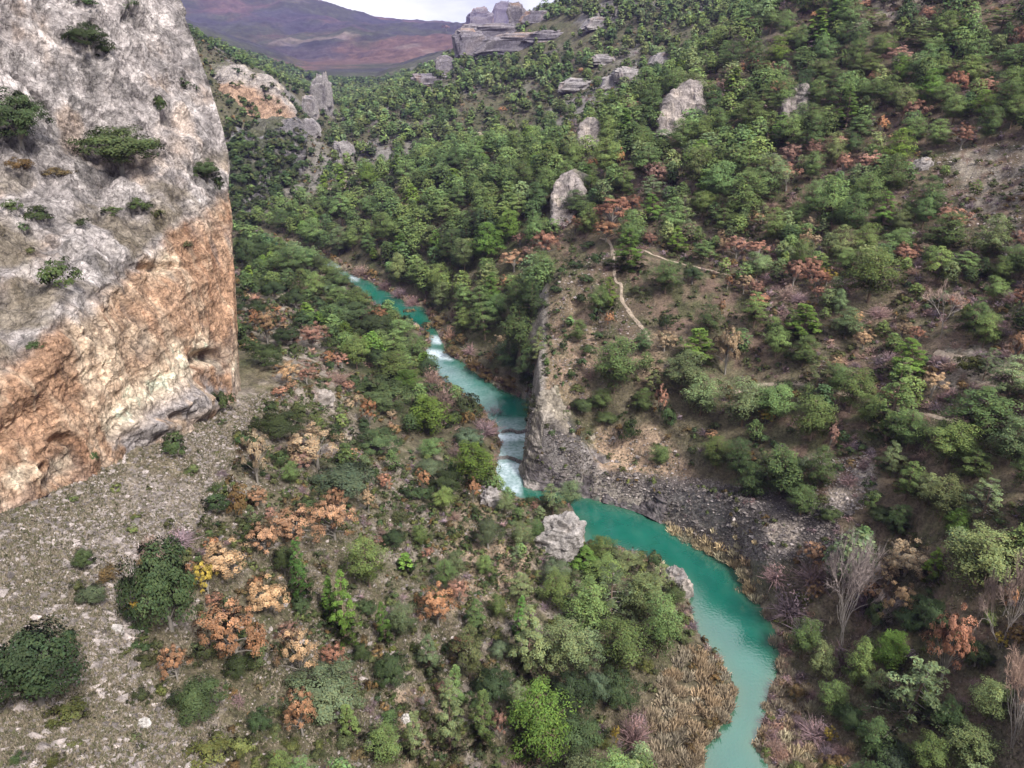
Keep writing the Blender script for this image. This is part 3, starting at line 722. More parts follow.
def leaves(g, rs, cen, rad, per, size, var=.3, flat=0., pv=.25, aspect=.6, tint=None):
    """scatter leaf clumps over ellipsoid puffs; cen (n,3) rad (n,3)"""
    n = len(cen); k = n * per
    ci = np.repeat(np.arange(n), per)
    s = rs.normal(size=(k, 3)); s /= np.linalg.norm(s, axis=1, keepdims=True)
    s[:, 2] = np.where(s[:, 2] < -.35, -s[:, 2], s[:, 2])
    p = cen[ci] + s * rad[ci] * (rs.uniform(.55, 1.08, (k, 1)))
    cm = cen.mean(0); ow = p - cm; ow /= np.linalg.norm(ow, axis=1, keepdims=True) + 1e-9
    nn = s * .55 + ow * .7 + rs.normal(size=(k, 3)) * .33 + np.array([0, 0, flat]); nn /= np.linalg.norm(nn, axis=1, keepdims=True)
    t = np.cross(nn, rs.normal(size=(k, 3))); t /= np.linalg.norm(t, axis=1, keepdims=True) + 1e-9
    b = np.cross(nn, t)
    sz = size * rs.uniform(.6, 1.4, (k, 1))
    v = np.stack([p - t * sz, p - b * sz * aspect + nn * sz * .15, p + t * sz, p + b * sz * aspect + nn * sz * .15], 1)
    pc = 1 + pv * rs.uniform(-1, 1, (n, 1))
    c = pc[ci] * (1 + var * rs.uniform(-1, 1, (k, 1))) * np.ones((1, 3))
    if tint is not None: c = c * (1 + (tint[ci] - 1))
    warm = rs.uniform(-.12, .12, (k, 1)); c = c * np.concatenate([1 + warm, 1 + 0 * warm, 1 - warm], 1)
    sn = s * (.18 if flat else .45) + ow * (1.0 if flat else .75) + np.array([0, 0, .15]); sn /= np.linalg.norm(sn, axis=1, keepdims=True)
    g.add(v.reshape(-1, 3), np.arange(k * 4).reshape(k, 4), np.repeat(c, 4, 0), np.repeat(sn, 4, 0))

def tube(g, pts, rad, c, sides=5):
    pts = np.asarray(pts, float); n = len(pts)
    d = np.gradient(pts, axis=0); d /= np.linalg.norm(d, axis=1, keepdims=True) + 1e-9
    ref = np.where(np.abs(d[:, 2:]) > .9, [[1., 0, 0]], [[0, 0, 1.]])
    a = np.cross(d, ref); a /= np.linalg.norm(a, axis=1, keepdims=True) + 1e-9; b = np.cross(d, a)
    an = np.arange(sides) * 2 * PI / sides
    v = pts[:, None] + (np.cos(an)[None, :, None] * a[:, None] + np.sin(an)[None, :, None] * b[:, None]) * np.asarray(rad)[:, None, None]
    i = np.arange(n * sides).reshape(n, sides)
    f = np.stack([i[:-1], np.roll(i, -1, 1)[:-1], np.roll(i, -1, 1)[1:], i[1:]], -1).reshape(-1, 4)
    g.add(v.reshape(-1, 3), f, c)

PINE_BARK = (.20, .145, .11); GREY_BARK = (.26, .235, .21); TWIG = (.30, .25, .23)
def pine(seed, style='dense', lod=0):
    """unit tree: 10 m tall, about 6 m wide"""
    rs = np.random.RandomState(seed); tr = Geo(); cr = Geo()
    st = dict(dense=(.24, 2.8, 10, 7, .72, .75), layered=(.32, 3.1, 8, 6, .62, .46), slim=(.10, 1.9, 15, 5, .42, .42), thin=(.25, 2.7, 10, 5, .42, .36), round=(.34, 2.7, 9, 7, .78, .85))[style]
    z0, L0, lev, nb, pr, pz = st
    lean = rs.normal(0, .35, 2)
    zs = np.linspace(0, 9.6, 7); tp = np.stack([lean[0] * (zs / 10) ** 2, lean[1] * (zs / 10) ** 2, zs - .6 * (zs == 0)], -1)
    tube(tr, tp, .19 * (1 - zs / 10.6), PINE_BARK, 6 if lod == 0 else 4)
    cen, rad = [], []
    for i in range(lev):
        t = (i + rs.uniform(-.2, .2)) / (lev - 1); t = min(max(t, 0), 1)
        z = 10 * (z0 + (1 - z0) * t) - .5
        prof = {'dense': (1 - t) ** .62 * (.62 + .5 * min(t * 3, 1)), 'layered': (1 - t) ** .55 * (.6 + .45 * min(t * 3, 1)), 'slim': (1 - t) ** .75, 'thin': (1 - t) ** .6, 'round': math.sqrt(max(0, 1 - (1.7 * t - .55) ** 2 / 1.33))}[style]
        L = L0 * prof * rs.uniform(.82, 1.12) + .25
        m = max(3, int(nb * (1 - t * .45)))
        a0 = rs.uniform(0, 6.28)
        for j in range(m):
            a = a0 + j * 6.283 / m + rs.uniform(-.4, .4); l = L * rs.uniform(.65, 1.15)
            base = np.array([lean[0] * (z / 10) ** 2, lean[1] * (z / 10) ** 2, z - .3])
            end = base + np.array([math.cos(a) * l, math.sin(a) * l, l * rs.uniform(.0, .28)])
            if lod == 0: tube(tr, [base, (base + end) / 2 - [0, 0, .08 * l], end], [.055, .035, .012], GREY_BARK if style == 'thin' else PINE_BARK, 3)
            k = 3 if l > 1.8 else 2 if l > .9 else 1
            if lod: k = 1
            for q in range(k):
                f = 1 - q * .3 if lod == 0 else .75
                cen.append(base + (end - base) * f + rs.normal(0, .16, 3)); s = (.75 + .25 * min(l, 2)) * rs.uniform(.75, 1.2) * (1.25 if lod else 1)
                rad.append([pr * s, pr * s, pz * s * .8])
    cen, rad = np.array(cen), np.array(rad)
    pvk = .16
    if lod == 0: leaves(cr, rs, cen, rad, 66 if style != 'thin' else 46, .125, .35, .35, .3, aspect=.42)
    elif lod == 1: leaves(cr, rs, cen, rad * 1.1, 22, .28, .32, .35, .28)
    else: leaves(cr, rs, cen, rad * 1.15, 7, .62, .32, .35, .3)
    return tr, cr

def dome(seed, lod=0, w=3.0, h=5.0, n=80, per=130, size=.088, trunk=True, rough=.22, pv=.3, gaps=0.0, base=.12, tone=None, pr=.34, lobes=0):
    rs = np.random.RandomState(seed); tr = Geo(); cr = Geo()
    n = int(n * (1, .7, .45)[lod]); per = int(per * (1, .45, .3)[lod]); size = size * (1, 1.6, 2.5)[lod]
    i = np.arange(n) + .5; ph = np.arccos(1 - 1.55 * i / n); th_ = PI * (1 + 5 ** .5) * i
    s = np.stack([np.cos(th_) * np.sin(ph), np.sin(th_) * np.sin(ph), np.cos(ph)], -1)
    lump = 1 + rough * fbm(s + seed * 1.7, .8, 3, seed)[:, None] * 2
    r = rs.uniform(.62, .92, (n, 1)) * lump
    if lobes:
        lc = rs.normal(size=(lobes, 3)); lc /= np.linalg.norm(lc, axis=1, keepdims=True); lc[:, 2] = np.abs(lc[:, 2]) * 1.35 - .5; lr = rs.uniform(.38, .62, lobes)
        li = rs.randint(0, lobes, n); s = lc[li] * (1.0 - lr[li, None]) * 1.05 + s * lr[li, None]; r = rs.uniform(.8, 1.05, (n, 1))
    mid = h * (base + (1 - base) * .45); hz = h - mid
    p = s * r * np.array([w, w, hz]); p[:, 2] = np.where(p[:, 2] < 0, p[:, 2] * (mid - base * h) / hz * 1.3, p[:, 2]) + mid
    if gaps: p = p[rs.rand(n) > gaps]
    rad = np.ones((len(p), 3)) * np.array([w * pr, w * pr, w * pr * .8]) * rs.uniform(.7, 1.25, (len(p), 1))
    leaves(cr, rs, p, rad, per, size, .3, .3, pv)
    if trunk:
        k = 5 if lod == 0 else 3
        tube(tr, [[0, 0, -.5], [.05, 0, mid * .5], [0, .1, mid]], [w * .07, w * .05, w * .03], GREY_BARK, 6)
        for j in rs.choice(len(p), min(len(p), (16, 8, 3)[lod]), replace=False):
            b0 = np.array([0, 0, mid * rs.uniform(.2, .7)]); tube(tr, [b0, (b0 + p[j]) / 2 + [0, 0, .15], p[j]], [w * .03, w * .02, .01], GREY_BARK, 3)
    return tr, cr

def bare(seed, h=10., spread=.55, depth=5, lod=0, multi=1):
    rs = np.random.RandomState(seed); tr = Geo(); cr = Geo()
    def grow(p, d, l, r, k):
        q = p + d * l; m = (p + q) / 2 + rs.normal(0, l * .05, 3)
        if k <= 1 or r < .012:
            t = np.cross(d, rs.normal(size=3)); t /= np.linalg.norm(t) + 1e-9
            w = .022 if lod == 0 else .05
            cr.add([p - t * w, p + t * w, q], [[0, 1, 2]], np.array(TWIG) / .28 * rs.uniform(.8, 1.2))
            for _ in range(5):
                e = p + (q - p) * rs.uniform(.2, .7); dd = d + rs.normal(0, .5, 3); dd /= np.linalg.norm(dd)
                cr.add([e - t * w * .8, e + t * w * .8, e + dd * l * .8], [[0, 1, 2]], np.array(TWIG) / .28 * rs.uniform(.8, 1.2))
            if k <= 0: return
        else: tube(tr, [p, m, q], [r, r * .85, r * .68], np.array([.36, .32, .30]) * rs.uniform(.85, 1.15), 4)
        if k <= 0: return
        for _ in range(rs.randint(2, 4) if k < depth else 3):
            dd = d + rs.normal(0, spread, 3) + np.array([0, 0, .22]); dd /= np.linalg.norm(dd)
            grow(p + (q - p) * rs.uniform(.65, 1.0), dd, l * rs.uniform(.62, .85), r * .62, k - 1)
    for j in range(multi):
        d = np.array([0, 0, 1.]) + (rs.normal(0, .28, 3) if multi > 1 else rs.normal(0, .04, 3)); d /= np.linalg.norm(d)
        grow(np.array([rs.normal(0, .1), rs.normal(0, .1), -.3]), d, h * .3, h * .0105 / (multi ** .4), depth)
    return tr, cr

def twiggy(seed, lod=0):
    """leafless shrub 2 m wide, 1.6 m tall"""
    rs = np.random.RandomState(seed); g = Geo(); n = (420, 160, 46)[lod]; w = (.018, .035, .09)[lod]
    s = rs.normal(size=(n, 3)); s[:, 2] = np.abs(s[:, 2]) * .9 + .25; s /= np.linalg.norm(s, axis=1, keepdims=True)
    b = s * np.array([1, 1, 1.3]) * rs.uniform(.05, .6, (n, 1)); e = b + (s + rs.normal(0, .4, (n, 3))) * rs.uniform(.25, .6, (n, 1))
    t = np.cross(s, rs.normal(size=(n, 3))); t /= np.linalg.norm(t, axis=1, keepdims=True)
    v = np.stack([b - t * w, b + t * w, e], 1); c = np.repeat(rs.uniform(.7, 1.3, (n, 1)), 3, 0) * np.ones((1, 3))
    g.add(v.reshape(-1, 3), np.arange(n * 3).reshape(n, 3), c)
    leaves(g, rs, np.array([[0, 0, .7]]), np.array([[.7, .7, .6]]), (160, 60, 16)[lod], (.06, .1, .2)[lod], .4, 0, 0, .3)
    return None, g
def reed(seed, lod=0):
    rs = np.random.RandomState(seed); g = Geo(); n = (330, 120, 36)[lod]; w = (.03, .055, .12)[lod]
    r = np.sqrt(rs.rand(n, 1)); a = rs.rand(n, 1) * 6.283
    p = np.concatenate([r * np.cos(a) * .9, r * np.sin(a) * .9, np.full((n, 1), -.05)], 1)
    e = p + np.concatenate([p[:, :2] * .35 + rs.normal(0, .22, (n, 2)), rs.uniform(.9, 2.1, (n, 1)) * (1.15 - .5 * r)], 1)
    m = (p + e) / 2 + np.array([0, 0, .15])
    t = np.cross(e - p, rs.normal(size=(n, 3))); t /= np.linalg.norm(t, axis=1, keepdims=True)
    v = np.stack([p - t * w, m - t * w * 1.5, e, m + t * w * 1.5], 1)
    c = np.repeat(rs.uniform(.65, 1.3, (n, 1)), 4, 0) * np.ones((1, 3))
    g.add(v.reshape(-1, 3), np.arange(n * 4).reshape(n, 4), c)
    return None, g

# variants: kind -> list of (trunk Geo, crown Geo, native width, native height)
def measure(t):
    v = t[1].arrays()[0]; return (np.percentile(np.abs(v[:, 0]), 98) + np.percentile(np.abs(v[:, 1]), 98), v[:, 2].max())
FN = {
 'pine_dense': [lambda s, l: pine(s, 'dense', l)] * 3, 'pine_layered': [lambda s, l: pine(s, 'layered', l)] * 3, 'pine_round': [lambda s, l: pine(s, 'round', l)] * 2,
 'pine_slim': [lambda s, l: pine(s, 'slim', l)] * 2, 'pine_thin': [lambda s, l: pine(s, 'thin', l)] * 2,
 'oak': [lambda s, l: dome(s, l, rough=.45, pr=.22, lobes=9)] * 4, 'autumn': [lambda s, l: dome(s, l, 2.7, 5.5, 96, 70, .08, True, .42, .35, .2, .2, pr=.15, lobes=14)] * 3,
 'bush': [lambda s, l: dome(s, l, 1.0, 1.25, 30, 60, .05, False, .6, .35, .12, 0., pr=.24, lobes=5)] * 5,
 'twiggy': [twiggy] * 2, 'reed': [reed] * 2, 'bare': [lambda s, l: bare(s, 10, .34, (6, 5, 3)[l], l)] * 2, 'bare_multi': [lambda s, l: bare(s, 8, .36, (5, 4, 2)[l], l, (6, 4, 3)[l])] * 1}
VAR = {}
for k, fl in FN.items():
    for l in range(3):
        L = []
        for i, fn in enumerate(fl):
            t = fn(300 + 17 * i + hash(len(k) * 7) % 50, l); L.append((t, measure(t)))
        VAR[k, l] = L
MESH = {}
def var_mesh(k, l, i):
    if (k, l, i) not in MESH:
        (tr, cr), _ = VAR[k, l][i]
        MESH[k, l, i] = (tr.mesh(k + '_trunk', M_BARK, True) if tr and tr.n else None, cr.mesh(k + '_crown', M_LEAF))
    return MESH[k, l, i]

# tone code -> (family, mesh styles, base colour, tone word)
CODE = {
 'P': ('pine_tree', ['pine_round', 'pine_round', 'pine_dense', 'pine_layered'], (.145, .215, .082), 'mid green'),
 'B': ('pine_tree', ['pine_dense', 'pine_slim'], (.125, .205, .045), 'bright green'),
 'M': ('pine_tree', ['pine_slim'], (.105, .20, .05), 'slender bright green'),
 'D': ('pine_tree', ['pine_thin', 'pine_round', 'pine_layered'], (.162, .205, .105), 'thin dusky green'),
 'A': ('pine_tree', ['pine_dense', 'pine_round'], (.20, .262, .125), 'pale green'),
 'K': ('pine_tree', ['pine_dense', 'pine_round'], (.088, .138, .058), 'dark green'),
 'H': ('holm_oak', ['oak'], (.068, .096, .038), 'dark green'),
 'G': ('holm_oak', ['oak'], (.125, .158, .085), 'grey green'),
 'O': ('autumn_tree', ['autumn'], (.40, .22, .125), 'orange brown'),
 'T': ('autumn_tree', ['autumn'], (.40, .275, .165), 'golden tan'),
 'R': ('autumn_tree', ['autumn'], (.33, .18, .13), 'reddish brown'),
 'Y': ('autumn_tree', ['autumn'], (.42, .30, .06), 'yellow'),
 'N': ('bare_tree', ['bare', 'bare_multi'], (.40, .355, .33), 'leafless grey pink'),
 'S': ('bush', ['bush'], (.095, .11, .045), 'dark'),
 'J': ('bush', ['bush'], (.066, .098, .036), 'dense dark green'),
 'L': ('bush', ['bush'], (.13, .15, .05), 'yellow green'),
 'U': ('bush', ['bush'], (.16, .11, .05), 'rusty brown'),
 'V': ('bush', ['twiggy'], (.26, .18, .19), 'leafless purplish'),
 'W': ('bush', ['twiggy'], (.33, .22, .18), 'leafless pinkish brown'),
 'E': ('reed_clump', ['reed'], (.42, .33, .225), 'golden'),
 'C': ('reed_clump', ['reed'], (.56, .46, .29), 'straw coloured'),
}
LISTED = '''H42,672,90,105 L66,712,40,30 H172,592,68,104 Y134,610,18,28 Y209,578,24,40 O240,632,62,78 O178,664,30,42 H199,702,58,52 S145,663,24,18 S123,653,14,12 S141,697,20,22 S142,745,10,16 L205,752,45,26 L238,748,30,26
H85,560,22,30 G93,595,26,28 S78,586,18,18 U110,573,26,24 V178,537,35,22 W150,545,22,34 S172,523,12,16 J18,758,18,16 S205,655,25,36 H240,668,30,30 S262,655,30,34
J178,443,30,30 J97,459,14,20 J224,403,24,28 L240,436,22,18 J248,442,28,26 J215,505,28,30 U243,500,28,44 S207,522,14,22 L193,470,18,14 L115,487,14,12 T228,560,48,42 J252,532,20,36
H277,428,48,34 L305,411,38,30 T318,448,50,50 R302,462,26,20 T258,457,30,60 J281,460,18,24 J338,433,20,26 O370,412,18,32 H378,440,45,36 G345,484,56,40 S322,497,26,20 O268,540,32,40 O298,525,54,46 O335,520,44,50 O338,500,22,30 T369,500,16,30 S400,515,26,22 S420,511,14,14 H395,540,24,26 P370,562,36,60 M302,570,22,64 H285,560,24,40 M405,562,16,22
D455,565,24,30 G488,535,32,38 P484,564,18,20 B476,464,42,52 P432,448,26,26 B430,418,48,36 H385,395,50,38 H448,482,32,34 G430,470,32,24 O422,480,16,26 J420,496,30,22 O473,490,14,28 W455,515,14,14 W442,395,32,40 W432,375,20,24 S468,405,28,32 U468,418,16,20 V485,425,28,26 V495,412,20,18 W455,450,18,22 W381,528,10,18
T270,595,44,40 O262,645,24,40 T302,655,42,56 R290,633,24,24 R335,655,28,30 M346,610,30,72 G325,692,76,62 O303,715,34,50 H393,673,38,42 H362,655,18,26 O438,605,40,52 O466,588,10,20 D402,620,30,38 J447,648,10,20 D470,655,36,58 P498,608,18,30 H495,685,42,40 D450,722,36,72 P483,720,28,60 R500,725,18,34 P385,745,40,42 H262,722,22,30 S255,742,22,20 L290,745,26,18 S340,740,26,20
B538,728,62,86 D530,645,44,76 D563,650,46,62 P585,608,50,60 D610,602,46,70 A640,597,45,56 P657,628,42,70 P620,650,48,62 D585,655,36,50 H570,695,46,52 G594,690,30,42 H575,732,46,42 H615,690,42,46 Y614,735,10,28 V634,728,32,44 D517,700,22,32 B583,560,32,30 G555,570,30,30 D553,500,24,36 P537,530,20,24 J557,519,12,10 P602,572,40,34 D625,562,30,26 J655,565,14,20 S640,560,18,14 D520,590,26,36 G500,650,22,22 S520,655,26,26
N838,598,74,132 H872,612,26,46 T892,603,34,46 H925,612,40,38 R940,648,42,84 B886,650,36,46 D905,697,70,80 P855,665,32,52 N1002,590,52,124 O1003,600,14,34 N1012,700,62,112 A965,748,44,42 A985,700,38,46 G890,757,42,32 L960,640,26,24 O868,590,18,26 Y1000,640,14,16 U1012,632,30,24 P830,700,30,40 Y828,735,14,16 V815,730,34,30
P810,418,42,52 P772,402,38,44 P886,402,42,84 P906,394,28,42 P977,415,62,62 P945,442,48,52 A1008,440,40,54 P970,465,36,36 D940,500,42,50 D982,500,42,46 B952,522,26,34 A975,560,66,70 T905,560,48,40 T888,572,28,30 D845,562,46,62 O810,555,24,30 R828,436,12,32 J872,500,22,26 H880,515,26,22 G800,465,30,24 K780,472,46,54 K750,480,30,40 V850,478,22,16 D888,460,24,40 K800,500,30,36
A700,396,38,46 D742,402,46,56 J629,430,22,36 S610,456,8,12 S634,462,8,10 H582,405,22,20 H606,418,22,18 K600,400,20,26 K640,400,22,28 J665,414,18,28 L537,407,26,18 K735,458,26,48 J570,430,10,9 J553,432,9,8 R660,400,12,40 Y765,415,18,20 O712,435,12,10 S548,425,8,8
H252,250,30,42 P290,262,34,36 P315,285,28,30 J240,294,14,16 U238,283,14,14 J242,298,14,14 H258,307,20,20 T268,326,24,40 O256,318,14,22 J308,320,30,26 H288,336,28,26 R313,338,34,26 J335,345,24,20 H266,355,34,30 T288,373,26,28 R307,374,22,24 W337,377,28,18 H347,312,42,30 H370,327,42,30 P337,298,28,26 P358,300,28,26 P357,352,28,38 P395,345,30,28 P417,347,26,28 P395,370,40,30 B408,383,30,24 R343,362,16,20 O378,316,18,20 P400,330,26,22 P340,280,24,24 H275,290,22,24 H296,300,20,20
P255,240,26,30 K268,246,24,28 P281,250,26,28 A295,254,24,26 P308,259,24,26 H320,264,22,22 P332,270,20,22 P246,232,18,20 K520,332,34,62 K528,368,28,48 K510,356,26,40 K531,300,26,48 K518,300,24,40 D536,345,20,40 V790,602,40,40 V815,572,40,34 V776,572,30,26 V842,655,34,34 V806,628,34,30 V860,600,26,30 J548,548,16,12 S575,556,16,12 L582,545,10,9 S541,528,12,10 C676,530,18,13 C688,537,18,13 C700,543,18,13 C712,549,18,13 C724,555,18,14 C736,562,18,14 C745,572,18,14 C751,584,16,14 C757,597,16,14 C693,531,16,12 C708,538,16,12 C722,545,16,12 C736,551,16,13 E748,560,16,13 E742,590,12,10 E768,612,16,14 E776,640,16,16 E782,665,16,16 P455,690,26,52 M520,618,18,46 D430,655,26,46 P475,618,24,42 M386,622,18,46 P352,722,24,42 D415,738,26,46 P446,575,24,36 M330,600,16,44 P800,640,30,44 D820,665,26,40 H845,720,30,34 K870,740,34,44 P925,755,36,40 H905,620,26,30 U795,690,20,20 D872,690,26,40 K945,720,30,40 H975,655,30,34 B930,565,24,34 K860,540,24,34 P918,700,22,36 L800,600,18,20 T812,590,20,24 K895,520,26,34 D925,490,28,38 P1015,545,30,44 H830,515,20,22 P660,455,20,24 P597,300,24,34 P578,330,18,26 J590,350,18,16 W362,269,22,14 U372,273,16,12 V385,284,18,14 V400,291,18,14 V412,300,18,16 U430,326,16,12 U426,336,14,14 U455,350,22,14 U440,318,18,14 W455,308,12,26 W450,330,12,22 U475,366,20,14 U490,372,20,12 U508,383,26,12 U460,338,16,14 E345,268,14,8 U412,312,14,12 V470,348,16,14
R545,245,26,30 R530,255,20,22 O514,262,26,22 O505,285,14,22 T500,345,18,24 T490,357,14,14 R520,240,14,16 R575,225,22,20 R612,220,40,24 R632,205,18,22 O606,234,26,18 R596,222,16,18 K578,205,32,26 K595,198,20,20 B627,250,36,46 P614,364,46,64 B608,292,22,34 O610,320,12,20 P665,276,34,38 B677,240,20,28 P703,252,24,26 B696,345,36,42 D680,372,42,52 T664,342,26,22 T725,350,26,52 B653,207,26,28 D683,210,24,30 P702,205,28,30 P722,222,28,30 O720,310,8,30 O727,282,8,16 H692,275,20,22
J571,249,9,9 J590,245,18,10 J572,263,20,12 J594,262,16,20 J563,270,14,12 J585,278,18,12 J548,281,9,14 J553,290,16,12 J545,305,8,10 J579,299,14,14 J597,316,16,22 J550,326,10,10 J565,345,11,18 J553,352,12,12 J583,363,14,14 J571,374,16,18 W590,372,12,12 S638,290,18,14 J600,335,14,14 J556,310,9,8 J562,330,9,8 L576,388,16,12 J546,372,9,10
B803,320,38,40 P868,274,52,62 P845,262,24,32 A845,323,32,34 R815,280,26,26 Y826,277,16,20 R858,245,16,20 R832,252,14,18 R827,213,14,18 P848,216,30,50 B882,210,26,38 P905,206,20,34 R920,200,18,18 P895,242,32,32 P940,232,42,44 A985,238,42,52 P962,264,30,26 R1015,240,20,28 N940,310,40,62 P993,290,22,30 P915,290,16,16 P965,312,12,18 V975,300,24,16 V1010,295,22,14 V880,310,24,16 B906,360,42,46 P802,350,30,36 D815,374,34,42 P836,378,26,34 L965,364,30,24 O1014,350,20,40 R915,335,18,22 T804,240,14,26 P773,226,24,38 P795,216,22,30 W793,200,16,16 V800,296,20,14 W787,290,22,18 U1000,310,14,12 P775,342,26,34
O812,17,8,10 R996,95,15,20 R960,137,22,28 R843,165,18,26 O880,125,12,20 O889,137,6,8 P875,172,28,36 R1018,42,20,30 P820,72,26,26 P798,58,22,22 P865,67,30,26 P882,48,26,28 P915,42,28,26 P932,50,22,24 A912,66,24,24 P967,72,34,32 P940,66,24,28 P1008,60,30,30 B898,72,22,30 P870,92,26,26 A902,104,22,34 P942,98,30,30 P952,110,24,30 B982,106,26,32 P912,132,24,32 P936,134,26,30 P1010,112,24,34 K850,146,22,28 P858,130,28,30 P832,82,26,26 P790,40,26,24 P770,22,24,24 P1000,20,26,26 P870,22,26,24
O591,166,14,16 O619,158,8,32 O581,72,8,8 O741,70,8,14 Y637,172,6,16 O502,110,8,8 T463,106,6,6 R446,28,7,6 K566,60,12,12
H22,128,58,62 H122,160,78,40 H90,42,40,30 J72,40,16,14 J110,52,20,18 H208,176,26,30 J220,186,14,20 J62,277,38,40 J40,212,36,18 J22,226,14,12 J82,222,16,12 J110,210,22,12 J140,206,24,20 J160,110,16,26 J128,5,22,12 J86,3,22,12 J186,85,10,18 J62,345,0,0 J34,342,20,10 J14,205,20,16 U58,172,30,12 S160,215,14,14 S186,244,12,10 S30,250,12,10 J196,88,7,9 U20,165,26,18'''
plants = []
def put(code, p, wm, hm, src, u=None, v=None):
    plants.append(dict(code=code, p=np.array(p, float), w=float(wm), h=float(hm), src=src))
gs = []
for tok in LISTED.split():
    u, v, w_, h_ = (float(x) for x in tok[1:].split(',')); 
    if w_ > 0: gs.append((tok[0], u, v, w_, h_))
cliffpoly = [(0,-20),(150,-20),(240,180),(243,385),(225,392),(180,430),(90,470),(0,500)]
for code, u, v, w_, h_ in gs:
    fam = CODE[code][0]
    dep = PITCH + math.atan((v - 384) / F); sd_ = max(math.sin(dep), 0)
    vb = v + h_ * .5 - (.30 if fam in ('bush', 'reed_clump', 'holm_oak') else .18) * w_ * sd_
    p, d = hit(u, vb); p, d = p[0], d[0]
    if inpoly(u, v, cliffpoly):
        c = cliff_hit(u, v + h_ * .28)
        if c is not None:
            p = c; d = project(c)[2]; p = p - np.array([0, 0, .3])
    if not np.isfinite(d): continue
    wm = w_ * d / F; Hm = h_ * d / F
    hm = (Hm - (.55 if fam in ('bush', 'holm_oak', 'reed_clump') else .35) * wm * sd_) / max(math.cos(dep), .35)
    lo, hi = {'bush': (.4, 1.5), 'holm_oak': (.6, 1.6), 'reed_clump': (.6, 1.2)}.get(fam, (.85, 3.4))
    hm = min(max(hm, lo * wm), hi * wm)
    put(code, p, wm, hm, 1)
nl = len(plants)
print('listed', nl)

# ------------------------------------------------------------------ scattering the rest by place
REG = [ # name, polygon on the photograph, plants per 100 m2 of (trees, shrubs), tree mix, shrub mix, tree height range
 ('scree', [(-60,505),(0,505),(90,470),(180,432),(240,398),(262,402),(240,440),(215,490),(200,530),(140,550),(125,640),(205,768),(215,900),(-60,900)], 0, .7, 'H', 'SLUS', (2, 3)),
 ('spur', [(536,425),(545,280),(562,245),(625,245),(640,330),(625,380),(600,400),(590,425)], .25, 9, 'P', 'JSSLJV', (3, 5)),
 ('mat', [(635,285),(740,285),(752,335),(700,335),(650,325)], 0, 14, 'P', 'SSJLSJ', (3, 5)),
 ('tan', [(590,425),(640,440),(655,425),(700,480),(640,500),(590,498)], 0, 2.2, 'P', 'SLU', (2, 4)),
 ('reedstrip', [(672,525),(700,540),(735,560),(760,590),(740,600),(690,555),(668,533)], 0, 60, 'P', 'CCCE', (2, 4)),
 ('bank', [(518,400),(545,425),(600,470),(650,480),(700,478),(780,500),(835,505),(850,556),(760,560),(735,570),(640,514),(520,495)], 0, 14, 'P', 'SVUS', (2, 3)),
 ('knee', [(590,392),(655,345),(700,335),(760,340),(830,395),(845,470),(820,505),(720,480),(690,470),(650,420),(625,440),(600,430)], 2.8, 16, 'KKHPD', 'SSJUV', (5, 9)),
 ('reedbed', [(655,680),(690,640),(742,690),(735,715),(705,752),(700,800),(650,800),(650,720)], 0, 45, 'P', 'EEEEEU', (2, 4)),
 ('rbank', [(735,560),(800,548),(850,610),(860,700),(850,800),(745,800),(768,720),(785,660),(770,600)], .6, 34, 'TNDN', 'VEUWEECLV', (4, 7)),
 ('rlow', [(800,545),(850,555),(845,500),(880,470),(1100,430),(1100,900),(840,900),(855,650)], 2.9, 18, 'DPDHHPKRBO', 'VSUVJL', (6, 11)),
 ('open', [(900,175),(960,150),(1060,140),(1060,270),(985,270),(950,210)], .08, 5.5, 'P', 'LUSSV', (4, 7)),
 ('rmid', [(740,285),(660,255),(760,225),(900,250),(1100,270),(1100,435),(880,470),(840,470),(830,395),(750,335)], 2.6, 30, 'PDAPRKT', 'VVSUWVJLVW', (5, 9.5)),
 ('rtop', [(560,262),(545,240),(560,165),(600,118),(700,62),(790,0),(800,-40),(1100,-60),(1100,270),(900,250),(760,225),(660,250)], 2.3, 10, 'PPPAKPPDPPB' + 'PKPAP' + 'R', 'VWSUVS', (10, 14)),
 ('lforest', [(480,900),(505,700),(520,640),(560,545),(620,545),(675,570),(692,620),(680,650),(645,700),(650,900)], 2.6, 16, 'DPHPGDK', 'SVLS', (5, 9)),
 ('lbank', [(238,238),(330,276),(420,350),(428,365),(500,430),(510,490),(440,450),(380,390),(330,345),(262,300),(238,290)], 2.6, 10, 'PHPHKPHBG', 'SWUJ', (5, 8.5)),
 ('lslope', [(238,285),(262,300),(330,345),(420,430),(380,470),(300,380),(240,400)], 1.3, 14, 'HTRHKO', 'JSLUW', (3.5, 6)),
 ('lmix', [(205,530),(262,400),(300,380),(380,470),(440,450),(520,495),(570,520),(560,560),(505,700),(480,900),(200,900),(120,650),(140,550)], 1.0, 40, 'HDOPPR', 'SSLSUJVLJ', (3, 6)),
 ('mforest', [(250,228),(330,185),(350,195),(420,165),(500,150),(560,150),(560,240),(545,262),(542,405),(500,392),(445,350),(428,312),(350,274)], 2.7, 3, 'PPKPPPAKPPB', 'SSU', (9, 13.5)),
]
def regname(u, v, d):
    out_ = np.full(len(u), -1)
    for i in range(len(REG) - 1, -1, -1):
        out_[inpoly(u, v, REG[i][1]) & (d < 480)] = i
    return out_
def occluders_ok(u, v, wpx, hpx, d, tall):
    return True
LU = np.array([[g[1], g[2], g[3] * (.15 if g[0] == 'N' else 1), g[4] * (.15 if g[0] == 'N' else 1)] for g in gs]); LD = np.array([project(p['p'])[2] for p in plants])
RKS = np.array(ROCKS)
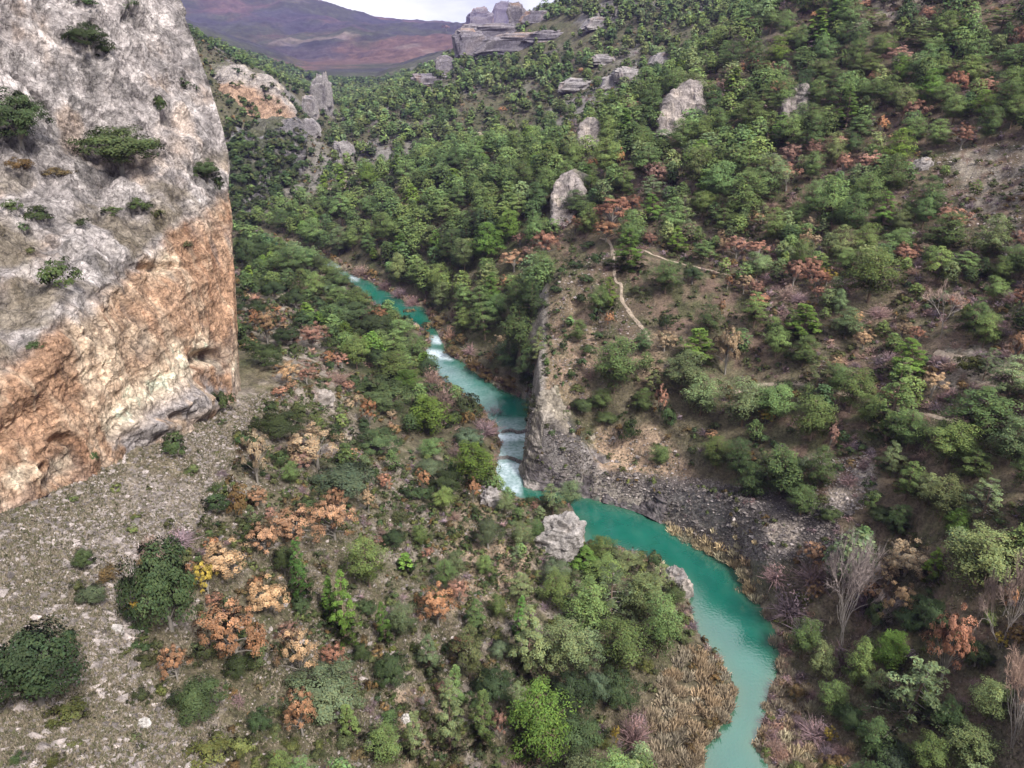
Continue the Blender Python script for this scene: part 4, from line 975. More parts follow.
LU = np.concatenate([LU, [[512, 466, 36, 56], [545, 491, 60, 14], [590, 508, 50, 18], [468, 380, 50, 20], [405, 305, 40, 20]]]); LD = np.concatenate([LD, [170, 163, 158, 210, 265]])
cell = {}
def near_ok(p, r):
    cx, cy = int(p[0] // 6), int(p[1] // 6)
    for i in range(cx - 2, cx + 3):
        for j in range(cy - 2, cy + 3):
            for q, rq in cell.get((i, j), ()):
                if (q[0] - p[0]) ** 2 + (q[1] - p[1]) ** 2 < (r + rq) ** 2: return False
    return True
def reg_cell(p, r): cell.setdefault((int(p[0] // 6), int(p[1] // 6)), []).append((p, r))
for p in plants: reg_cell(p['p'], p['w'] * .42)
PATHS = [  # footpaths and the far dirt road: photo positions, half width in metres
 ('path', [(600,238),(612,250),(614,268),(621,285),(622,300),(632,316),(644,330),(650,345)], .55, 'pale footpath climbing over the top of the rocky spur'),
 ('path', [(612,250),(640,250),(662,258),(690,266),(716,272),(745,278)], .5, 'pale footpath branching right behind the spur'),
 ('path', [(735,392),(760,385),(785,385),(800,384),(840,393),(880,404),(925,414),(960,424)], .6, 'pale footpath crossing the lower right hillside'),
 ('path', [(935,352),(960,358),(985,366),(1010,372),(1040,380)], .8, 'bare dusty path at the right edge'),
 ('path', [(316,192),(330,189),(343,188),(347,178),(362,172),(375,169)], 2.2, 'curve of the pale far dirt road'),
 ('path', [(408,167),(425,163),(440,160),(452,157)], 1.8, 'far straight piece of the dirt road'),
 ('path', [(478,133),(486,138),(490,142)], 2.2, 'far short piece of the dirt road between pines')]
PW = []
for nm, pts, hw, lab in PATHS:
    w3, _ = hit([q[0] for q in pts], [q[1] for q in pts]); PW.append((w3, hw))
def path_dist(x, y):
    d = np.full(np.shape(x), 1e9)
    for w3, hw in PW: d = np.minimum(d, polydist(x, y, [tuple(q[:2]) for q in w3], False) - hw)
    return d
def riverd(x, y): return np.where(inpoly(x, y, RIVER), -1, 1) * polydist(x, y, RIVER)

def scatter(n, r0, r1, shrub):
    A_ = 1.05 if r1 < 200 else .72; a = R.uniform(-A_, A_, n); r = np.sqrt(R.uniform(r0 * r0, r1 * r1, n))
    area = (r1 * r1 - r0 * r0) * A_; den = n / area * 100
    x, y = r * np.sin(a), r * np.cos(a); z = ground(x, y); P = np.stack([x, y, z], -1)
    u, v, d = project(P)
    ok = (u > -50) & (u < 1074) & (v < 840) & (v > -60) & (riverd(x, y) > (.7 if shrub else 2.2)) & (path_dist(x, y) > (.5 if shrub else 1.8))
    ok &= ~((x < -45) & (y > 60) & (y < 165) & (x > -190) & (y > 75 - (x + 59) * 2) & (z > -1) & (x < -49 - (126 - y) * .16 + 0) )
    # nothing inside the great cliff
    P, u, v, d = P[ok], u[ok], v[ok], d[ok]
    rg = regname(u, v, d); sl = ground(P[:, 0], P[:, 1], slope)
    patch = fbm(P * [1, 1, 0], 14, 3, 301); pf = fbm(P * [1, 1, 0], 45, 4, 302)
    rnd = R.rand(len(P)); cnt = 0
    for i in range(len(P)):
        g = rg[i]
        if g >= 0:
            nm, _, dt, dsx, tm, sm, hr = REG[g]; want = dsx if shrub else dt
        else:
            if d[i] < 330: nm, want, tm, sm, hr = 'else', (3 if shrub else .9), 'PKHD', 'SSJUV', (5, 9)
            elif u[i] < 335 and d[i] < 700: nm, want, tm, sm, hr = 'farleft', (4.0 if shrub else .55), 'KHHP', 'SSJSU', (4, 7)
            elif d[i] < 1200: nm, want, tm, sm, hr = 'far', (2.4 if shrub else 1.7), 'PPKADPPPH', 'SSJSUV', (6, 10)
            elif d[i] < 1300: nm, want, tm, sm, hr = 'mount', (0 if shrub else 1.3), 'KPK', 'S', (9, 13)
            else: continue
            if nm == 'far' and not shrub: want *= 1.5 * float(sstep(-.25, .2, pf[i])) + .15
        if not shrub and sl[i] > 2.2: continue
        k = want * (2.6 if shrub else 2.8) / den * (1 + .9 * patch[i])
        if rnd[i] > k: continue
        code = (sm if shrub else tm)[R.randint(len(sm if shrub else tm))]
        fam = CODE[code][0]
        if shrub:
            w_ = (R.uniform(.9, 3.0) if nm in ('rmid', 'rtop', 'rlow', 'rbank', 'else', 'lforest', 'mforest') else R.uniform(.7, 2.6)) * (1.25 if d[i] > 250 else 1) * (.75 if nm in ('lmix', 'spur', 'scree', 'tan', 'bank') else 1); h_ = w_ * R.uniform(.5, .85)
            if nm == 'mat': w_ = R.uniform(.7, 1.5); h_ = w_ * .5
            if fam == 'reed_clump': w_ = R.uniform(1.4, 2.6); h_ = w_ * R.uniform(.7, 1.0)
        else:
            h_ = R.uniform(*hr) * R.choice([.65, .9, 1., 1.1]); w_ = h_ * R.uniform(.56, .84) * (.8 if code in 'N' else 1)
            if fam in ('holm_oak', 'autumn_tree'): h_ *= .65; w_ = h_ * R.uniform(.8, 1.15)
        if rg[i] < 0 and 290 < d[i] < 330 and 0: continue
        if not near_ok(P[i], w_ * ((.32 if d[i] < 800 else .28) if not shrub else .20)): continue
        # keep the view of the plants and rocks that single themselves out
        cu, cv, cd = project(P[i] + [0, 0, h_ * .6]); wp = w_ * F / cd
        e = ((LU[:, 0] - cu) / (LU[:, 2] * .5 + wp * .22)) ** 2 + ((LU[:, 1] - cv) / (LU[:, 3] * .5 + wp * .25)) ** 2
        if np.any((e < (.12 if shrub else .42)) & (cd < LD + 3)): continue
        if not shrub or wp > 9:
            e = ((RKS[:, 0] - cu) / (RKS[:, 2] * .5 + wp * .3)) ** 2 + ((RKS[:, 1] - cv) / (RKS[:, 3] * .5 + wp * .3)) ** 2
            if np.any(e < .8): continue
        put(code, P[i], w_, h_, 0); reg_cell(P[i], w_ * (.32 if not shrub else .26)); cnt += 1
    print('scatter', r0, r1, shrub, cnt)
scatter(5000, 38, 130, False); scatter(19000, 130, 330, False); scatter(30000, 330, 1200, False); scatter(16000, 1200, 1650, False)
scatter(26000, 38, 130, True); scatter(90000, 130, 300, True); scatter(26000, 300, 640, True)

# bushes hugging the waterline
peri = np.array(RIVER + RIVER[:1]); seg = np.linalg.norm(np.diff(peri, axis=0), axis=1); tt = np.concatenate([[0], np.cumsum(seg)])
for s_ in np.arange(0, tt[-1], .8):
    k = min(int(np.searchsorted(tt, s_, 'right') - 1), len(seg) - 1); f_ = (s_ - tt[k]) / seg[k]
    q = peri[k] * (1 - f_) + peri[k + 1] * f_; dv = (peri[k + 1] - peri[k]) / seg[k]; nrm_ = np.array([dv[1], -dv[0]])
    if inpoly(q[0] + nrm_[0] * .3, q[1] + nrm_[1] * .3, RIVER): nrm_ = -nrm_
    q = q + nrm_ * R.uniform(-.1, 2.2); p = np.array([q[0], q[1], float(ground(q[0], q[1]))])
    u_, v_, d_ = project(p)
    if not (-30 < u_ < 1054 and v_ < 800) or d_ < 30: continue
    rocky = bool(inpoly(u_, v_, [(515,395),(560,400),(700,470),(745,570),(700,550),(640,518),(575,500),(515,495)]))
    if rocky and R.rand() < .6: continue
    if 498 < u_ < 590 and 483 < v_ < 522: continue
    if 668 < u_ < 765 and 522 < v_ < 604: cs, rocky = 'CCCE', False
    elif v_ > 660 and u_ < 760: cs = 'EEEU'
    elif 640 < u_ < 765 and 520 < v_ < 600 and not rocky: cs = 'CCE'
    elif u_ > 740: cs = 'EUVLWE'
    elif rocky: cs = 'ULU'
    else: cs = 'UVWUWSEU'
    w_ = R.uniform(.8, 2.2) * (.6 if rocky else 1) * (1.2 if d_ > 200 else 1)
    if np.any(((RKS[:, 0] - u_) / (RKS[:, 2] * .6)) ** 2 + ((RKS[:, 1] - v_) / (RKS[:, 3] * .6)) ** 2 < 1): continue
    put(cs[R.randint(len(cs))], p, w_, w_ * R.uniform(.6, .9), 0)
# scrub rooted in the two far rock faces
slabs = [BVHTree.FromObject(o, bpy.context.evaluated_depsgraph_get()) for o in C.objects if o.get('kind') == 'structure' and o.name.startswith('cliff.')][:2]
for _ in range(700):
    u_, v_ = R.uniform(225, 305), R.uniform(70, 235)
    best = None
    for bv in slabs:
        h_ = bv.ray_cast(Vector((0, 0, H_CAM)), Vector(ray(u_, v_)).normalized(), 900)
        if h_[0] is not None and (best is None or h_[3] < best[3]): best = h_
    if best is None or best[1].z < (.25 if v_ < 135 else -.2) or R.rand() < (.8 if v_ < 135 else .2): continue
    w_ = R.uniform(2.5, 6.5); put('SKJH'[R.randint(4)] if v_ > 130 else 'SJ'[R.randint(2)], np.array(best[0]), w_, w_ * .8, 0)
# ------------------------------------------------------------------ who is seen, and how large
n = len(plants)
PP = np.array([p['p'] for p in plants]); PWd = np.array([p['w'] for p in plants]); PH = np.array([p['h'] for p in plants])
top = PP + np.stack([0 * PH, 0 * PH, PH * .55], -1)
cu, cv, cd = project(top)
wpx = PWd * F / cd; depr = PITCH + np.arctan((cv - 384) / F)
hpx = (PH * np.cos(depr) + .5 * PWd * np.abs(np.sin(depr))) * F / cd
ZB = np.full((768, 1024), 1e9, np.float32); ID = np.full((768, 1024), -1, np.int32)
order = np.argsort(-cd)
yy_, xx_ = np.mgrid[0:768, 0:1024]
# depth of bare ground and cliff, quarter size
su, sv = np.meshgrid(np.arange(2, 1024, 8), np.arange(2, 768, 8))
_, gd = hit(su.ravel(), sv.ravel()); gd = gd.reshape(su.shape)
for a in range(gd.shape[0]):
    for b in range(0, 34):
        c = cliff_hit(float(su[a, b]), float(sv[a, b]))
        if c is not None: gd[a, b] = min(gd[a, b] if np.isfinite(gd[a, b]) else 1e9, project(c)[2])
gd = np.where(np.isfinite(gd), gd, 1e9)
tot = np.zeros(n)
for i in order:
    x0, x1 = int(max(cu[i] - wpx[i] / 2, 0)), int(min(cu[i] + wpx[i] / 2 + 1, 1024)); y0, y1 = int(max(cv[i] - hpx[i] / 2, 0)), int(min(cv[i] + hpx[i] / 2 + 1, 768))
    if x1 <= x0 or y1 <= y0: continue
    gg = gd[min(int(cv[i]) // 8, 95) if 0 <= cv[i] < 768 else 0, min(max(int(cu[i]) // 8, 0), 127)]
    if plants[i]['src'] == 0 and gg < cd[i] * .97 - 4: continue
    sy, sx = slice(y0, y1), slice(x0, x1)
    m = ((xx_[sy, sx] - cu[i]) / (wpx[i] / 2 + .3)) ** 2 + ((yy_[sy, sx] - cv[i]) / (hpx[i] / 2 + .3)) ** 2 < 1
    tot[i] = m.sum(); ID[sy, sx][m] = i
vis = np.bincount(ID[ID >= 0], minlength=n)
frac = vis / np.maximum(tot, 1)


# ------------------------------------------------------------------ choose individuals, build them
fams = np.array([CODE[p['code']][0] for p in plants])
score = vis + 1e5 * np.array([p['src'] for p in plants]) * (vis > 6)
indiv = np.zeros(n, bool)
CAP = dict(pine_tree=300, holm_oak=170, autumn_tree=140, bare_tree=24, bush=290, reed_clump=80)
for f_, cap in CAP.items():
    ids = np.nonzero((fams == f_) & (vis >= 25) & (frac > .22))[0]
    ids = ids[np.argsort(-score[ids])][:cap]; indiv[ids] = True
print('individual', {f_: int((indiv & (fams == f_)).sum()) for f_ in CAP}, 'total', n)

LM = [ # landmarks: position on the photograph, phrase
 (240,330,'the cliff corner'),(60,470,'the foot of the orange cliff'),(60,140,'the cliff ledge'),(150,60,'the upper grey cliff face'),(60,240,'the lower cliff ledge'),
 (100,640,'the scree'),(42,672,'the biggest oak'),(172,592,'the big blue green oak'),(240,632,'the big orange oak'),(325,692,'the wide grey green oak'),
 (425,730,'the bare patch at the bottom'),(505,560,'the pale gully'),(560,535,'the whitish outcrop'),(510,450,'the stone weirs'),(318,448,'the tan tree'),
 (300,525,'the row of orange oaks'),(346,610,'the slender bright pine'),(440,600,'the lone orange oak'),(538,728,'the bottom bright pine'),(620,620,'the riverside pine clump'),
 (690,700,'the big reed bed'),(700,550,'the straw reed strip'),(838,600,'the big bare tree'),(1000,590,'the bare poplar'),(905,697,'the big dusky pine'),(975,560,'the pale round pine'),
 (845,490,'the small scree'),(700,510,'the dark river bank'),(625,470,'the tan slope'),(614,364,'the big spur pine'),(565,320,'the spur top'),(690,310,'the low shrub mat'),(655,262,'the spur footpath'),
 (880,405,'the hillside footpath'),(803,320,'the bright conifer'),(868,274,'the big hillside pine'),(940,310,'the pinkish bare tree'),(1000,200,'the open stony slope'),(1000,365,'the dusty path'),
 (798,101,'the pale cracked crag'),(682,110,'the large grey crag'),(590,134,'the pointed crag'),(566,202,'the narrow crag'),(890,10,'the top bare strip'),(950,70,'the top right pines'),
 (612,85,'the far pale slabs'),(500,20,'the skyline towers'),(440,80,'the split outcrop'),(345,182,'the far road bend'),(430,162,'the far straight road'),(260,100,'the distant orange cliff'),(262,180,'the grey gorge wall'),
 (530,250,'the reddish oak patch'),(480,240,'the middle pine forest'),(400,295,'the upper pool'),(440,345,'the rapids'),(490,395,'the middle pool'),(390,360,'the left bank wood'),(300,290,'the cliff corner wood'),(740,160,'the upper right forest'),(860,150,'the mid right forest')]
LMA = np.array([(a, b) for a, b, _ in LM], float)
ORD = ['leftmost', 'second from left', 'third from left', 'fourth from left', 'fifth from left', 'sixth from left', 'seventh from left', 'eighth from left']
BAND = {1: [''], 2: ['upper ', 'lower '], 3: ['upper ', 'middle ', 'lower ']}
NOUN = dict(pine_tree='pine', holm_oak='oak', autumn_tree='oak', bare_tree='tree', bush='bush', reed_clump='reed clump')
CAT = dict(pine_tree='pine tree', holm_oak='oak tree', autumn_tree='oak tree', bare_tree='bare tree', bush='bush', reed_clump='reeds')
GROUP = dict(pine_tree='pines of the gorge', holm_oak='evergreen oaks of the gorge', autumn_tree='oaks in autumn leaf', bare_tree='leafless trees by the river', bush='bushes on the slopes', reed_clump='reed clumps along the river')
def plural(s): return s + ('es' if s.endswith('sh') else 's')
keys = {}
sel = [i for i in np.argsort(-vis) if indiv[i]]
used_lm = {}
for i in sel:
    tone = CODE[plants[i]['code']][3]; fam = fams[i]
    dist = np.hypot(LMA[:, 0] - cu[i], (LMA[:, 1] - cv[i]) * 1.2); dist = np.where(dist < 9, 60, dist)
    j = int(np.argmin(dist)); dx, dy = cu[i] - LMA[j, 0], cv[i] - LMA[j, 1]
    rel = ('above' if dy < 0 else 'below') if abs(dy) > abs(dx) * .8 else ('left of' if dx < 0 else 'right of')
    keys.setdefault((fam, tone, rel, j), []).append(i)
LABEL = {}
for (fam, tone, rel, j), ids in keys.items():
    ids = sorted(ids, key=lambda i: cv[i]); nb_ = min(3, max(1, math.ceil(len(ids) / 7)))
    parts_ = np.array_split(np.array(ids), nb_)
    for b_, part in enumerate(parts_):
        part = sorted(part, key=lambda i: cu[i]); m_ = len(part)
        for k, i in enumerate(part):
            noun = NOUN[fam]; bw = BAND[nb_][b_]
            if m_ == 1: s_ = f'{bw}{tone} {noun} {rel} {LM[j][2]}'
            elif m_ == 2: s_ = f"{'left' if k == 0 else 'right'} one of two {bw}{tone} {plural(noun)} {rel} {LM[j][2]}"
            elif m_ == 3 and k < 3: s_ = f"{('leftmost', 'middle', 'rightmost')[k]} of three {bw}{tone} {plural(noun)} {rel} {LM[j][2]}"
            else: s_ = f"{ORD[min(k, 7)] if k < m_ - 1 else 'rightmost'} of the {bw}{tone} {plural(noun)} {rel} {LM[j][2]}"
            LABEL[i] = s_
dup_ = {}
for i, s_ in LABEL.items(): dup_.setdefault(s_, []).append(i)
print('duplicate labels', sum(len(v) for v in dup_.values() if len(v) > 1))

def tint_of(code, i):
    rs = np.random.RandomState(i + 11); c = np.array(CODE[code][2]); k = rs.uniform(.58, 1.22) if CODE[code][0] in ('pine_tree', 'holm_oak', 'bush') else rs.uniform(.7, 1.3); c = c * (np.array([1.04, 1.0, .86]) if CODE[code][0] == 'pine_tree' else 1)
    w_ = rs.uniform(-.1, .1); return np.clip(c * k * np.array([1 + w_, 1, 1 - w_]), .01, .8)
PROTO = {}
def make_plant(i):
    pl = plants[i]; fam, styles, _, _ = CODE[pl['code']]
    rs = np.random.RandomState(i); style = styles[rs.randint(len(styles))]
    if fam == 'bare_tree': style = 'bare_multi' if (wpx[i] > 52) else 'bare'
    asp = pl['h'] / pl['w']
    if fam == 'pine_tree' and asp > 2.0: style = 'pine_slim'
    l = 0 if wpx[i] > 17 else 1
    vi = rs.randint(len(VAR[style, l])); nw, nh = VAR[style, l][vi][1]
    tm_, cm_ = var_mesh(style, l, vi)
    sx = pl['w'] / nw; sz = pl['h'] / nh
    col_ = tuple(tint_of(pl['code'], i)) + (1,)
    if tm_ is None:
        o = bpy.data.objects.new(fam, cm_); o.color = col_; C.objects.link(o); root = o
    else:
        key = (style, l, vi)
        if key not in PROTO:
            root = bpy.data.objects.new(fam, None); C.objects.link(root)
            a = bpy.data.objects.new('trunk', tm_); a.parent = root; C.objects.link(a)
            b_ = bpy.data.objects.new('crown' if fam != 'bare_tree' else 'twigs', cm_); b_.parent = root; C.objects.link(b_)
            root.empty_display_size = .3; PROTO[key] = (root, a, b_)
        else:
            r0_, a0_, b0_ = PROTO[key]; root = r0_.copy(); C.objects.link(root)
            root.name = fam
            a = a0_.copy(); a.parent = root; C.objects.link(a); b_ = b0_.copy(); b_.parent = root; C.objects.link(b_)
            b_.name = 'crown' if fam != 'bare_tree' else 'twigs'
        b_.color = col_
        k_ = rs.uniform(.8, 1.2); a.color = (k_, k_, k_, 1)
    root.location = pl['p'] - np.array([0, 0, .12]); root.rotation_euler = (rs.normal(0, .03), rs.normal(0, .03), rs.uniform(0, 6.28)); root.scale = (sx, sx * rs.uniform(.92, 1.08), sz)
    tag(root, LABEL[i], CAT[fam], GROUP[fam])
for i in range(n):
    if indiv[i]: make_plant(i)


def merged(name, ids, label, cat, colmul=1.0):
    V_, F4, F3, C_, N_ = [], [], [], [], []; off = 0
    for i in ids:
        pl = plants[i]; fam, styles, _, _ = CODE[pl['code']]; rs = np.random.RandomState(i)
        style = styles[rs.randint(len(styles))]; l = 2 if wpx[i] < 12 else 1
        if fam == 'bare_tree': style, l = 'twiggy', 1
        vi = rs.randint(len(VAR[style, l])); (tr, cr), (nw, nh) = VAR[style, l][vi]
        a = rs.uniform(0, 6.28); ca, sa = math.cos(a), math.sin(a); sx = pl['w'] / nw; sz = pl['h'] / nh
        tc_ = tint_of(pl['code'], i)
        for g, isl in ((cr, 1), (tr, 0)):
            if g is None or not g.n or (not isl and wpx[i] < 9): continue
            if not hasattr(g, 'arr'): g.arr = g.arrays(); g.nva = np.concatenate(g.nv)
            v, f4, f3, c = g.arr; nv = g.nva
            far = 1
            kq = (0 if not isl else 45 if wpx[i] < 5 else 110 if wpx[i] < 9.5 else 0) if fam not in ('bush', 'reed_clump') else (22 if wpx[i] < 4.5 else 45 if wpx[i] < 8 else 0)
            if kq and len(f4) > kq * 1.4:      # a few clumps are enough this far away
                k_ = rs.choice(len(f4), kq, replace=False); vs = v[f4[k_]]; m = vs.mean(1, keepdims=True); vs = m + (vs - m) * min(2.6, (len(f4) / kq) ** .5)
                c = c[f4[k_]].reshape(-1, 3); nv = nv[f4[k_]].reshape(-1, 3); v = vs.reshape(-1, 3); f4 = np.arange(len(v)).reshape(-1, 4); f3 = f3[:0]
            q = np.stack([(v[:, 0] * ca - v[:, 1] * sa) * sx, (v[:, 0] * sa + v[:, 1] * ca) * sx, v[:, 2] * sz - .1], -1) + pl['p']
            V_.append(q); N_.append(np.stack([nv[:, 0] * ca - nv[:, 1] * sa, nv[:, 0] * sa + nv[:, 1] * ca, nv[:, 2]], -1).astype(np.float32)); F4.append(f4 + off); F3.append(f3 + off); C_.append(c * tc_ if isl else c); off += len(v)
    me = mesh_np(name, np.concatenate(V_), [np.concatenate(F4), np.concatenate(F3)], M_LEAF, False, np.clip(np.concatenate(C_), .005, .9)); set_nrm(me, np.concatenate(N_))
    tag(link(name, me), label, cat, None, 'stuff'); print(name, len(ids), off)
rest = np.nonzero(~indiv)[0]
isb = np.isin(fams[rest], ['bush', 'reed_clump'])
merged('distant_trees', rest[~isb], 'small distant pines and oaks covering the slopes of the gorge', 'forest')
merged('undergrowth', rest[isb], 'low scrub and reeds between the trees', 'undergrowth')

# ---- paths draped on the ground
m_path = rock_like('path_earth', (.6, 3.), .4, (.75, 1.2))
for (nm, pts, hw, lab), (w3, _) in zip(PATHS, PW):
    c_ = catmull(w3[:, :2], 16, 0); t = np.gradient(c_, axis=0); t /= np.linalg.norm(t, axis=1, keepdims=True) + 1e-9
    nn = np.stack([-t[:, 1], t[:, 0]], -1); q = []
    for k in (-1, -.5, 0, .5, 1):
        ww = hw * .62 * (1 + .6 * fbm(np.concatenate([c_, np.full((len(c_), 1), 3.)], 1), 2.5, 2, 401))[:, None]
        xy = c_ + nn * k * ww; z = ground(xy[:, 0], xy[:, 1]) + (.14 - .1 * k * k) * (1 if hw < 1 else 3)
        q.append(np.concatenate([xy, z[:, None]], 1))
    q = np.array(q)
    o = link('path', mesh_np('path', q.reshape(-1, 3), grid_faces(*q.shape[:2]), m_path, True, np.broadcast_to(np.array([.40, .32, .25]), (q.shape[0] * q.shape[1], 3))))
    tag(o, lab, None, None, 'structure')

# ---- loose stones on the scree and tufts of grass
def scatter_small(name, n_, polys, make, label, cat, mat, dens_poly_p=1.0):
    V_, F_, C_ = [], [], []; off = 0
    for poly, cnt in polys:
        pu = R.uniform(min(p[0] for p in poly), max(p[0] for p in poly), cnt * 2); pv_ = R.uniform(min(p[1] for p in poly), max(p[1] for p in poly), cnt * 2)
        ok = inpoly(pu, pv_, poly); pu, pv_ = pu[ok][:cnt], pv_[ok][:cnt]
        p3, dd_ = hit(pu, pv_); ok = np.isfinite(dd_) & (riverd(p3[:, 0], p3[:, 1]) > .4) & (dd_ < 260); p3 = p3[ok]
        clus = fbm(p3, 6, 3, 411); p3 = p3[R.rand(len(p3)) < .25 + 1.2 * np.clip(clus + .35, 0, 1)]
        v, f, c = make(p3); V_.append(v); F_.append(f + off); C_.append(c); off += len(v)
    me = mesh_np(name, np.concatenate(V_), [np.concatenate(F_)], mat, False, np.clip(np.concatenate(C_), .02, .85)); set_nrm(me, np.broadcast_to(np.array([0, 0, 1.]), (off, 3)))
    tag(link(name, me), label, cat, None, 'stuff'); print(name, off)
def mk_dark(p):
    v, f, c = mk_stones(p); return v, f, c * .45
def mk_stones(p):
    k = len(p); base = np.array([[1,0,0],[0,1,0],[-1,0,0],[0,-1,0],[0,0,1],[0,0,-1]], float)
    fc = np.array([[0,1,4],[1,2,4],[2,3,4],[3,0,4],[1,0,5],[2,1,5],[3,2,5],[0,3,5]])
    s = np.exp(R.normal(-2.3, .6, (k, 1, 1))); s = np.minimum(s, .7) * R.uniform(.6, 1.2, (k, 1, 3)) * np.array([1.2, 1.2, .7])
    v = base[None] * s * R.uniform(.7, 1.3, (k, 6, 3)); a = R.uniform(0, 6.28, k); ca, sa = np.cos(a)[:, None], np.sin(a)[:, None]
    v = np.stack([v[..., 0] * ca - v[..., 1] * sa, v[..., 0] * sa + v[..., 1] * ca, v[..., 2]], -1) + p[:, None] + [0, 0, .04]
    c = np.repeat((np.array([.34, .295, .28]) * R.uniform(.5, 1.6, (k, 1)))[:, None], 6, 1)
    return v.reshape(-1, 3), (np.arange(k)[:, None, None] * 6 + fc[None]).reshape(-1, 3), c.reshape(-1, 3)
def mk_tufts(p):
    k = len(p) * 7; q = np.repeat(p, 7, 0) + np.concatenate([R.normal(0, .14, (k, 2)), np.zeros((k, 1))], 1)
    e = q + np.concatenate([R.normal(0, .12, (k, 2)), R.uniform(.12, .38, (k, 1))], 1); t = np.concatenate([R.normal(0, .06, (k, 2)), np.zeros((k, 1))], 1)
    c = np.repeat(np.array([[.22, .18, .13], [.15, .135, .085], [.28, .235, .18], [.105, .105, .055]])[R.randint(0, 4, len(p))], 7, 0) * R.uniform(.7, 1.3, (k, 1))
    return np.stack([q - t, q + t, e], 1).reshape(-1, 3), np.arange(k * 3).reshape(k, 3), np.repeat(c, 3, 0)
SCR = [(0,505),(90,470),(180,432),(240,398),(300,385),(240,450),(205,520),(130,550),(120,640),(215,768),(0,768)]
MIX = [(205,530),(240,450),(250,400),(320,385),(420,470),(520,500),(540,560),(510,690),(480,768),(215,768),(130,650),(140,550)]
scatter_small('loose_stones', 0, [(SCR, 34000), ([(40,520),(130,510),(220,470),(262,490),(140,560),(140,680),(90,640),(60,560)], 12000), (MIX, 9000), ([(810,460),(870,455),(880,500),(840,520),(810,500)], 2500), ([(520,410),(560,410),(600,470),(700,478),(835,505),(845,560),(730,560),(640,512),(520,494)], 4000), \
    ([(545,290),(600,250),(650,340),(600,400),(540,400)], 2500), ([(930,150),(1024,140),(1024,270),(960,240)], 2500), ([(590,425),(655,425),(700,480),(640,500),(590,497)], 1500)], mk_stones, 'grey rubble and loose stones lying on the slopes', 'stones', M_ROCK)
scatter_small('dark_rubble', 0, [([(520,410),(560,410),(600,470),(700,478),(835,505),(845,560),(730,560),(640,512),(520,494)], 26000)], mk_dark, 'dark pebbly rubble covering the steep river bank', 'stones', M_ROCK)
scatter_small('grass', 0, [(SCR, 34000), (MIX, 34000), ([(545,250),(640,250),(700,480),(590,490),(540,420)], 5000), ([(560,560),(660,560),(690,640),(640,768),(480,768)], 4000), ([(780,560),(1024,520),(1024,768),(800,768)], 5000), ([(740,280),(1024,150),(1024,450),(860,480)], 7000)], mk_tufts, 'dry grass tufts between the stones', 'grass', M_LEAF)


HAZE = 0.0001; EXPO = 1.98
# ------------------------------------------------------------------ sky, sun, camera
w = bpy.data.worlds.new('World'); bpy.context.scene.world = w; w.use_nodes = True
nt = w.node_tree; nt.nodes.clear()
out = nt.nodes.new('ShaderNodeOutputWorld'); bg = nt.nodes.new('ShaderNodeBackground')
sky = nt.nodes.new('ShaderNodeTexSky'); sky.sky_type = 'NISHITA'; sky.sun_disc = False
SUN_EL, SUN_AZ = math.radians(50), math.radians(142)      # azimuth clockwise from +Y
sky.sun_elevation = SUN_EL; sky.sun_rotation = SUN_AZ
tc = nt.nodes.new('ShaderNodeTexCoord')
mp = nt.nodes.new('ShaderNodeMapping'); mp.inputs['Scale'].default_value = (1.0, 1.0, 3.5); mp.inputs['Location'].default_value = (0.3, .2, 0)
nt.links.new(tc.outputs['Generated'], mp.inputs['Vector'])
n = N(nt, 'ShaderNodeTexNoise', Scale=2.6, Detail=6.0, Roughness=.55); nt.links.new(mp.outputs[0], n.inputs['Vector'])
cl = ramp(nt, n.outputs[0], [(.36, (1.6, 1.8, 2.3)), (.5, (3.4, 3.5, 3.65)), (.62, (5.3, 5.3, 5.2))])
c = mixc(nt, 'MIX', .9, sky.outputs[0], cl)
sx = nt.nodes.new('ShaderNodeSeparateXYZ'); nt.links.new(tc.outputs['Generated'], sx.inputs[0])
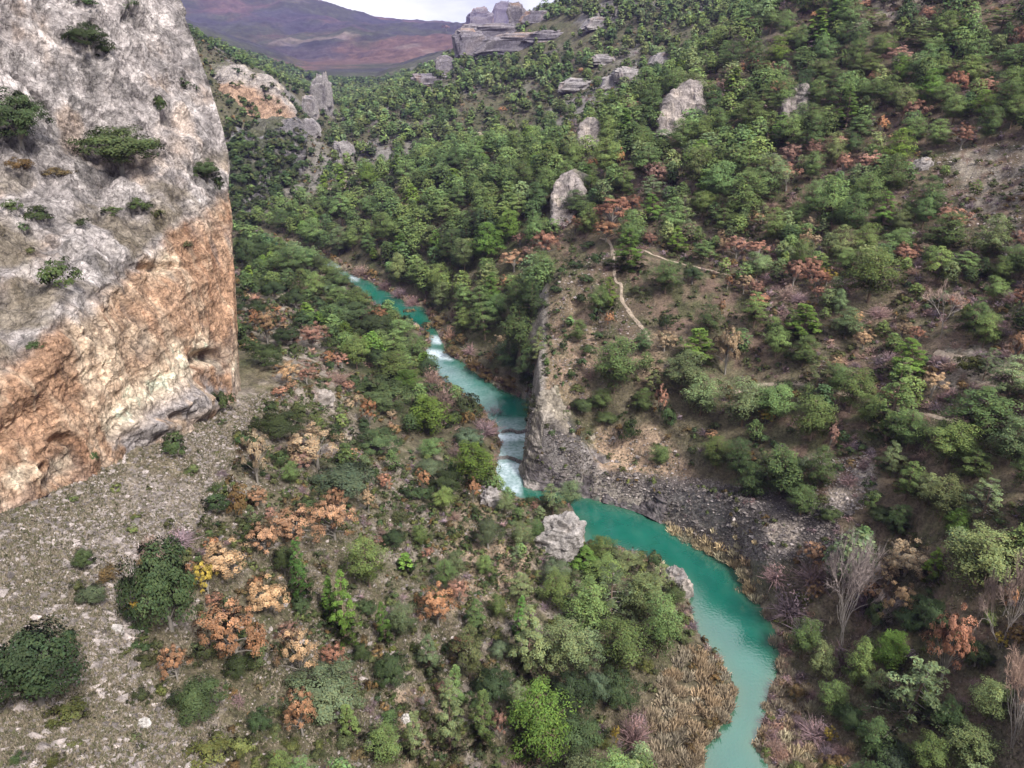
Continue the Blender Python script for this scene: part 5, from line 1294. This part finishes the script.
c = mixc(nt, 'MULTIPLY', 1.0, c, ramp(nt, sx.outputs[2], [(0.0, 2.5), (.09, 1.4), (.25, 1.0), (1.0, 2.0)]))
nt.links.new(c, bg.inputs[0]); bg.inputs[1].default_value = 0.05
nt.links.new(bg.outputs[0], out.inputs[0])
sl = bpy.data.lights.new('sun', 'SUN'); sl.energy = 1.5; sl.angle = math.radians(10); sl.color = (1, .95, .88)
so = bpy.data.objects.new('sun', sl); C.objects.link(so)
sdv = Vector((math.sin(SUN_AZ) * math.cos(SUN_EL), math.cos(SUN_AZ) * math.cos(SUN_EL), math.sin(SUN_EL)))
so.rotation_euler = sdv.to_track_quat('Z', 'Y').to_euler(); so.location = (0, -20, 300)

hz, nt, b, out = new_mat('haze_air'); nt.nodes.remove(b)
pv = nt.nodes.new('ShaderNodeVolumePrincipled'); pv.inputs['Color'].default_value = (.36, .32, .80, 1); pv.inputs['Density'].default_value = HAZE
pv.inputs['Anisotropy'].default_value = 0.0
nt.links.new(pv.outputs[0], out.inputs['Volume'])
x0, x1, y0, y1, z0, z1 = -5650, 5650, -5650, 5650, -4, max(float(GZ.max()) + 30, 420)
vb = np.array([(x, y, z) for z in (z0, z1) for y in (y0, y1) for x in (x0, x1)], float)
fb = np.array([(0,2,3,1),(4,5,7,6),(0,1,5,4),(2,6,7,3),(0,4,6,2),(1,3,7,5)])
if HAZE > 0: tag(link('haze', mesh_np('haze', vb, fb, hz)), 'pale blue air over the valley', None, None, 'stuff')

cam = bpy.data.cameras.new('camera'); co = bpy.data.objects.new('camera', cam); C.objects.link(co)
co.location = (0, 0, H_CAM); co.rotation_euler = (PI / 2 - PITCH, 0, 0)
cam.sensor_width = 36; cam.lens = 36 * F / 1024; cam.clip_end = 30000; cam.clip_start = .3
sc = bpy.context.scene; sc.camera = co
sc.view_settings.view_transform = 'Standard'; sc.view_settings.look = 'None'; sc.view_settings.gamma = 1.0
sc.view_settings.exposure = EXPO
sc.cycles.max_bounces = 5; sc.cycles.diffuse_bounces = 2; sc.cycles.transparent_max_bounces = 4; sc.cycles.volume_bounces = 0
sc.cycles.use_denoising = True
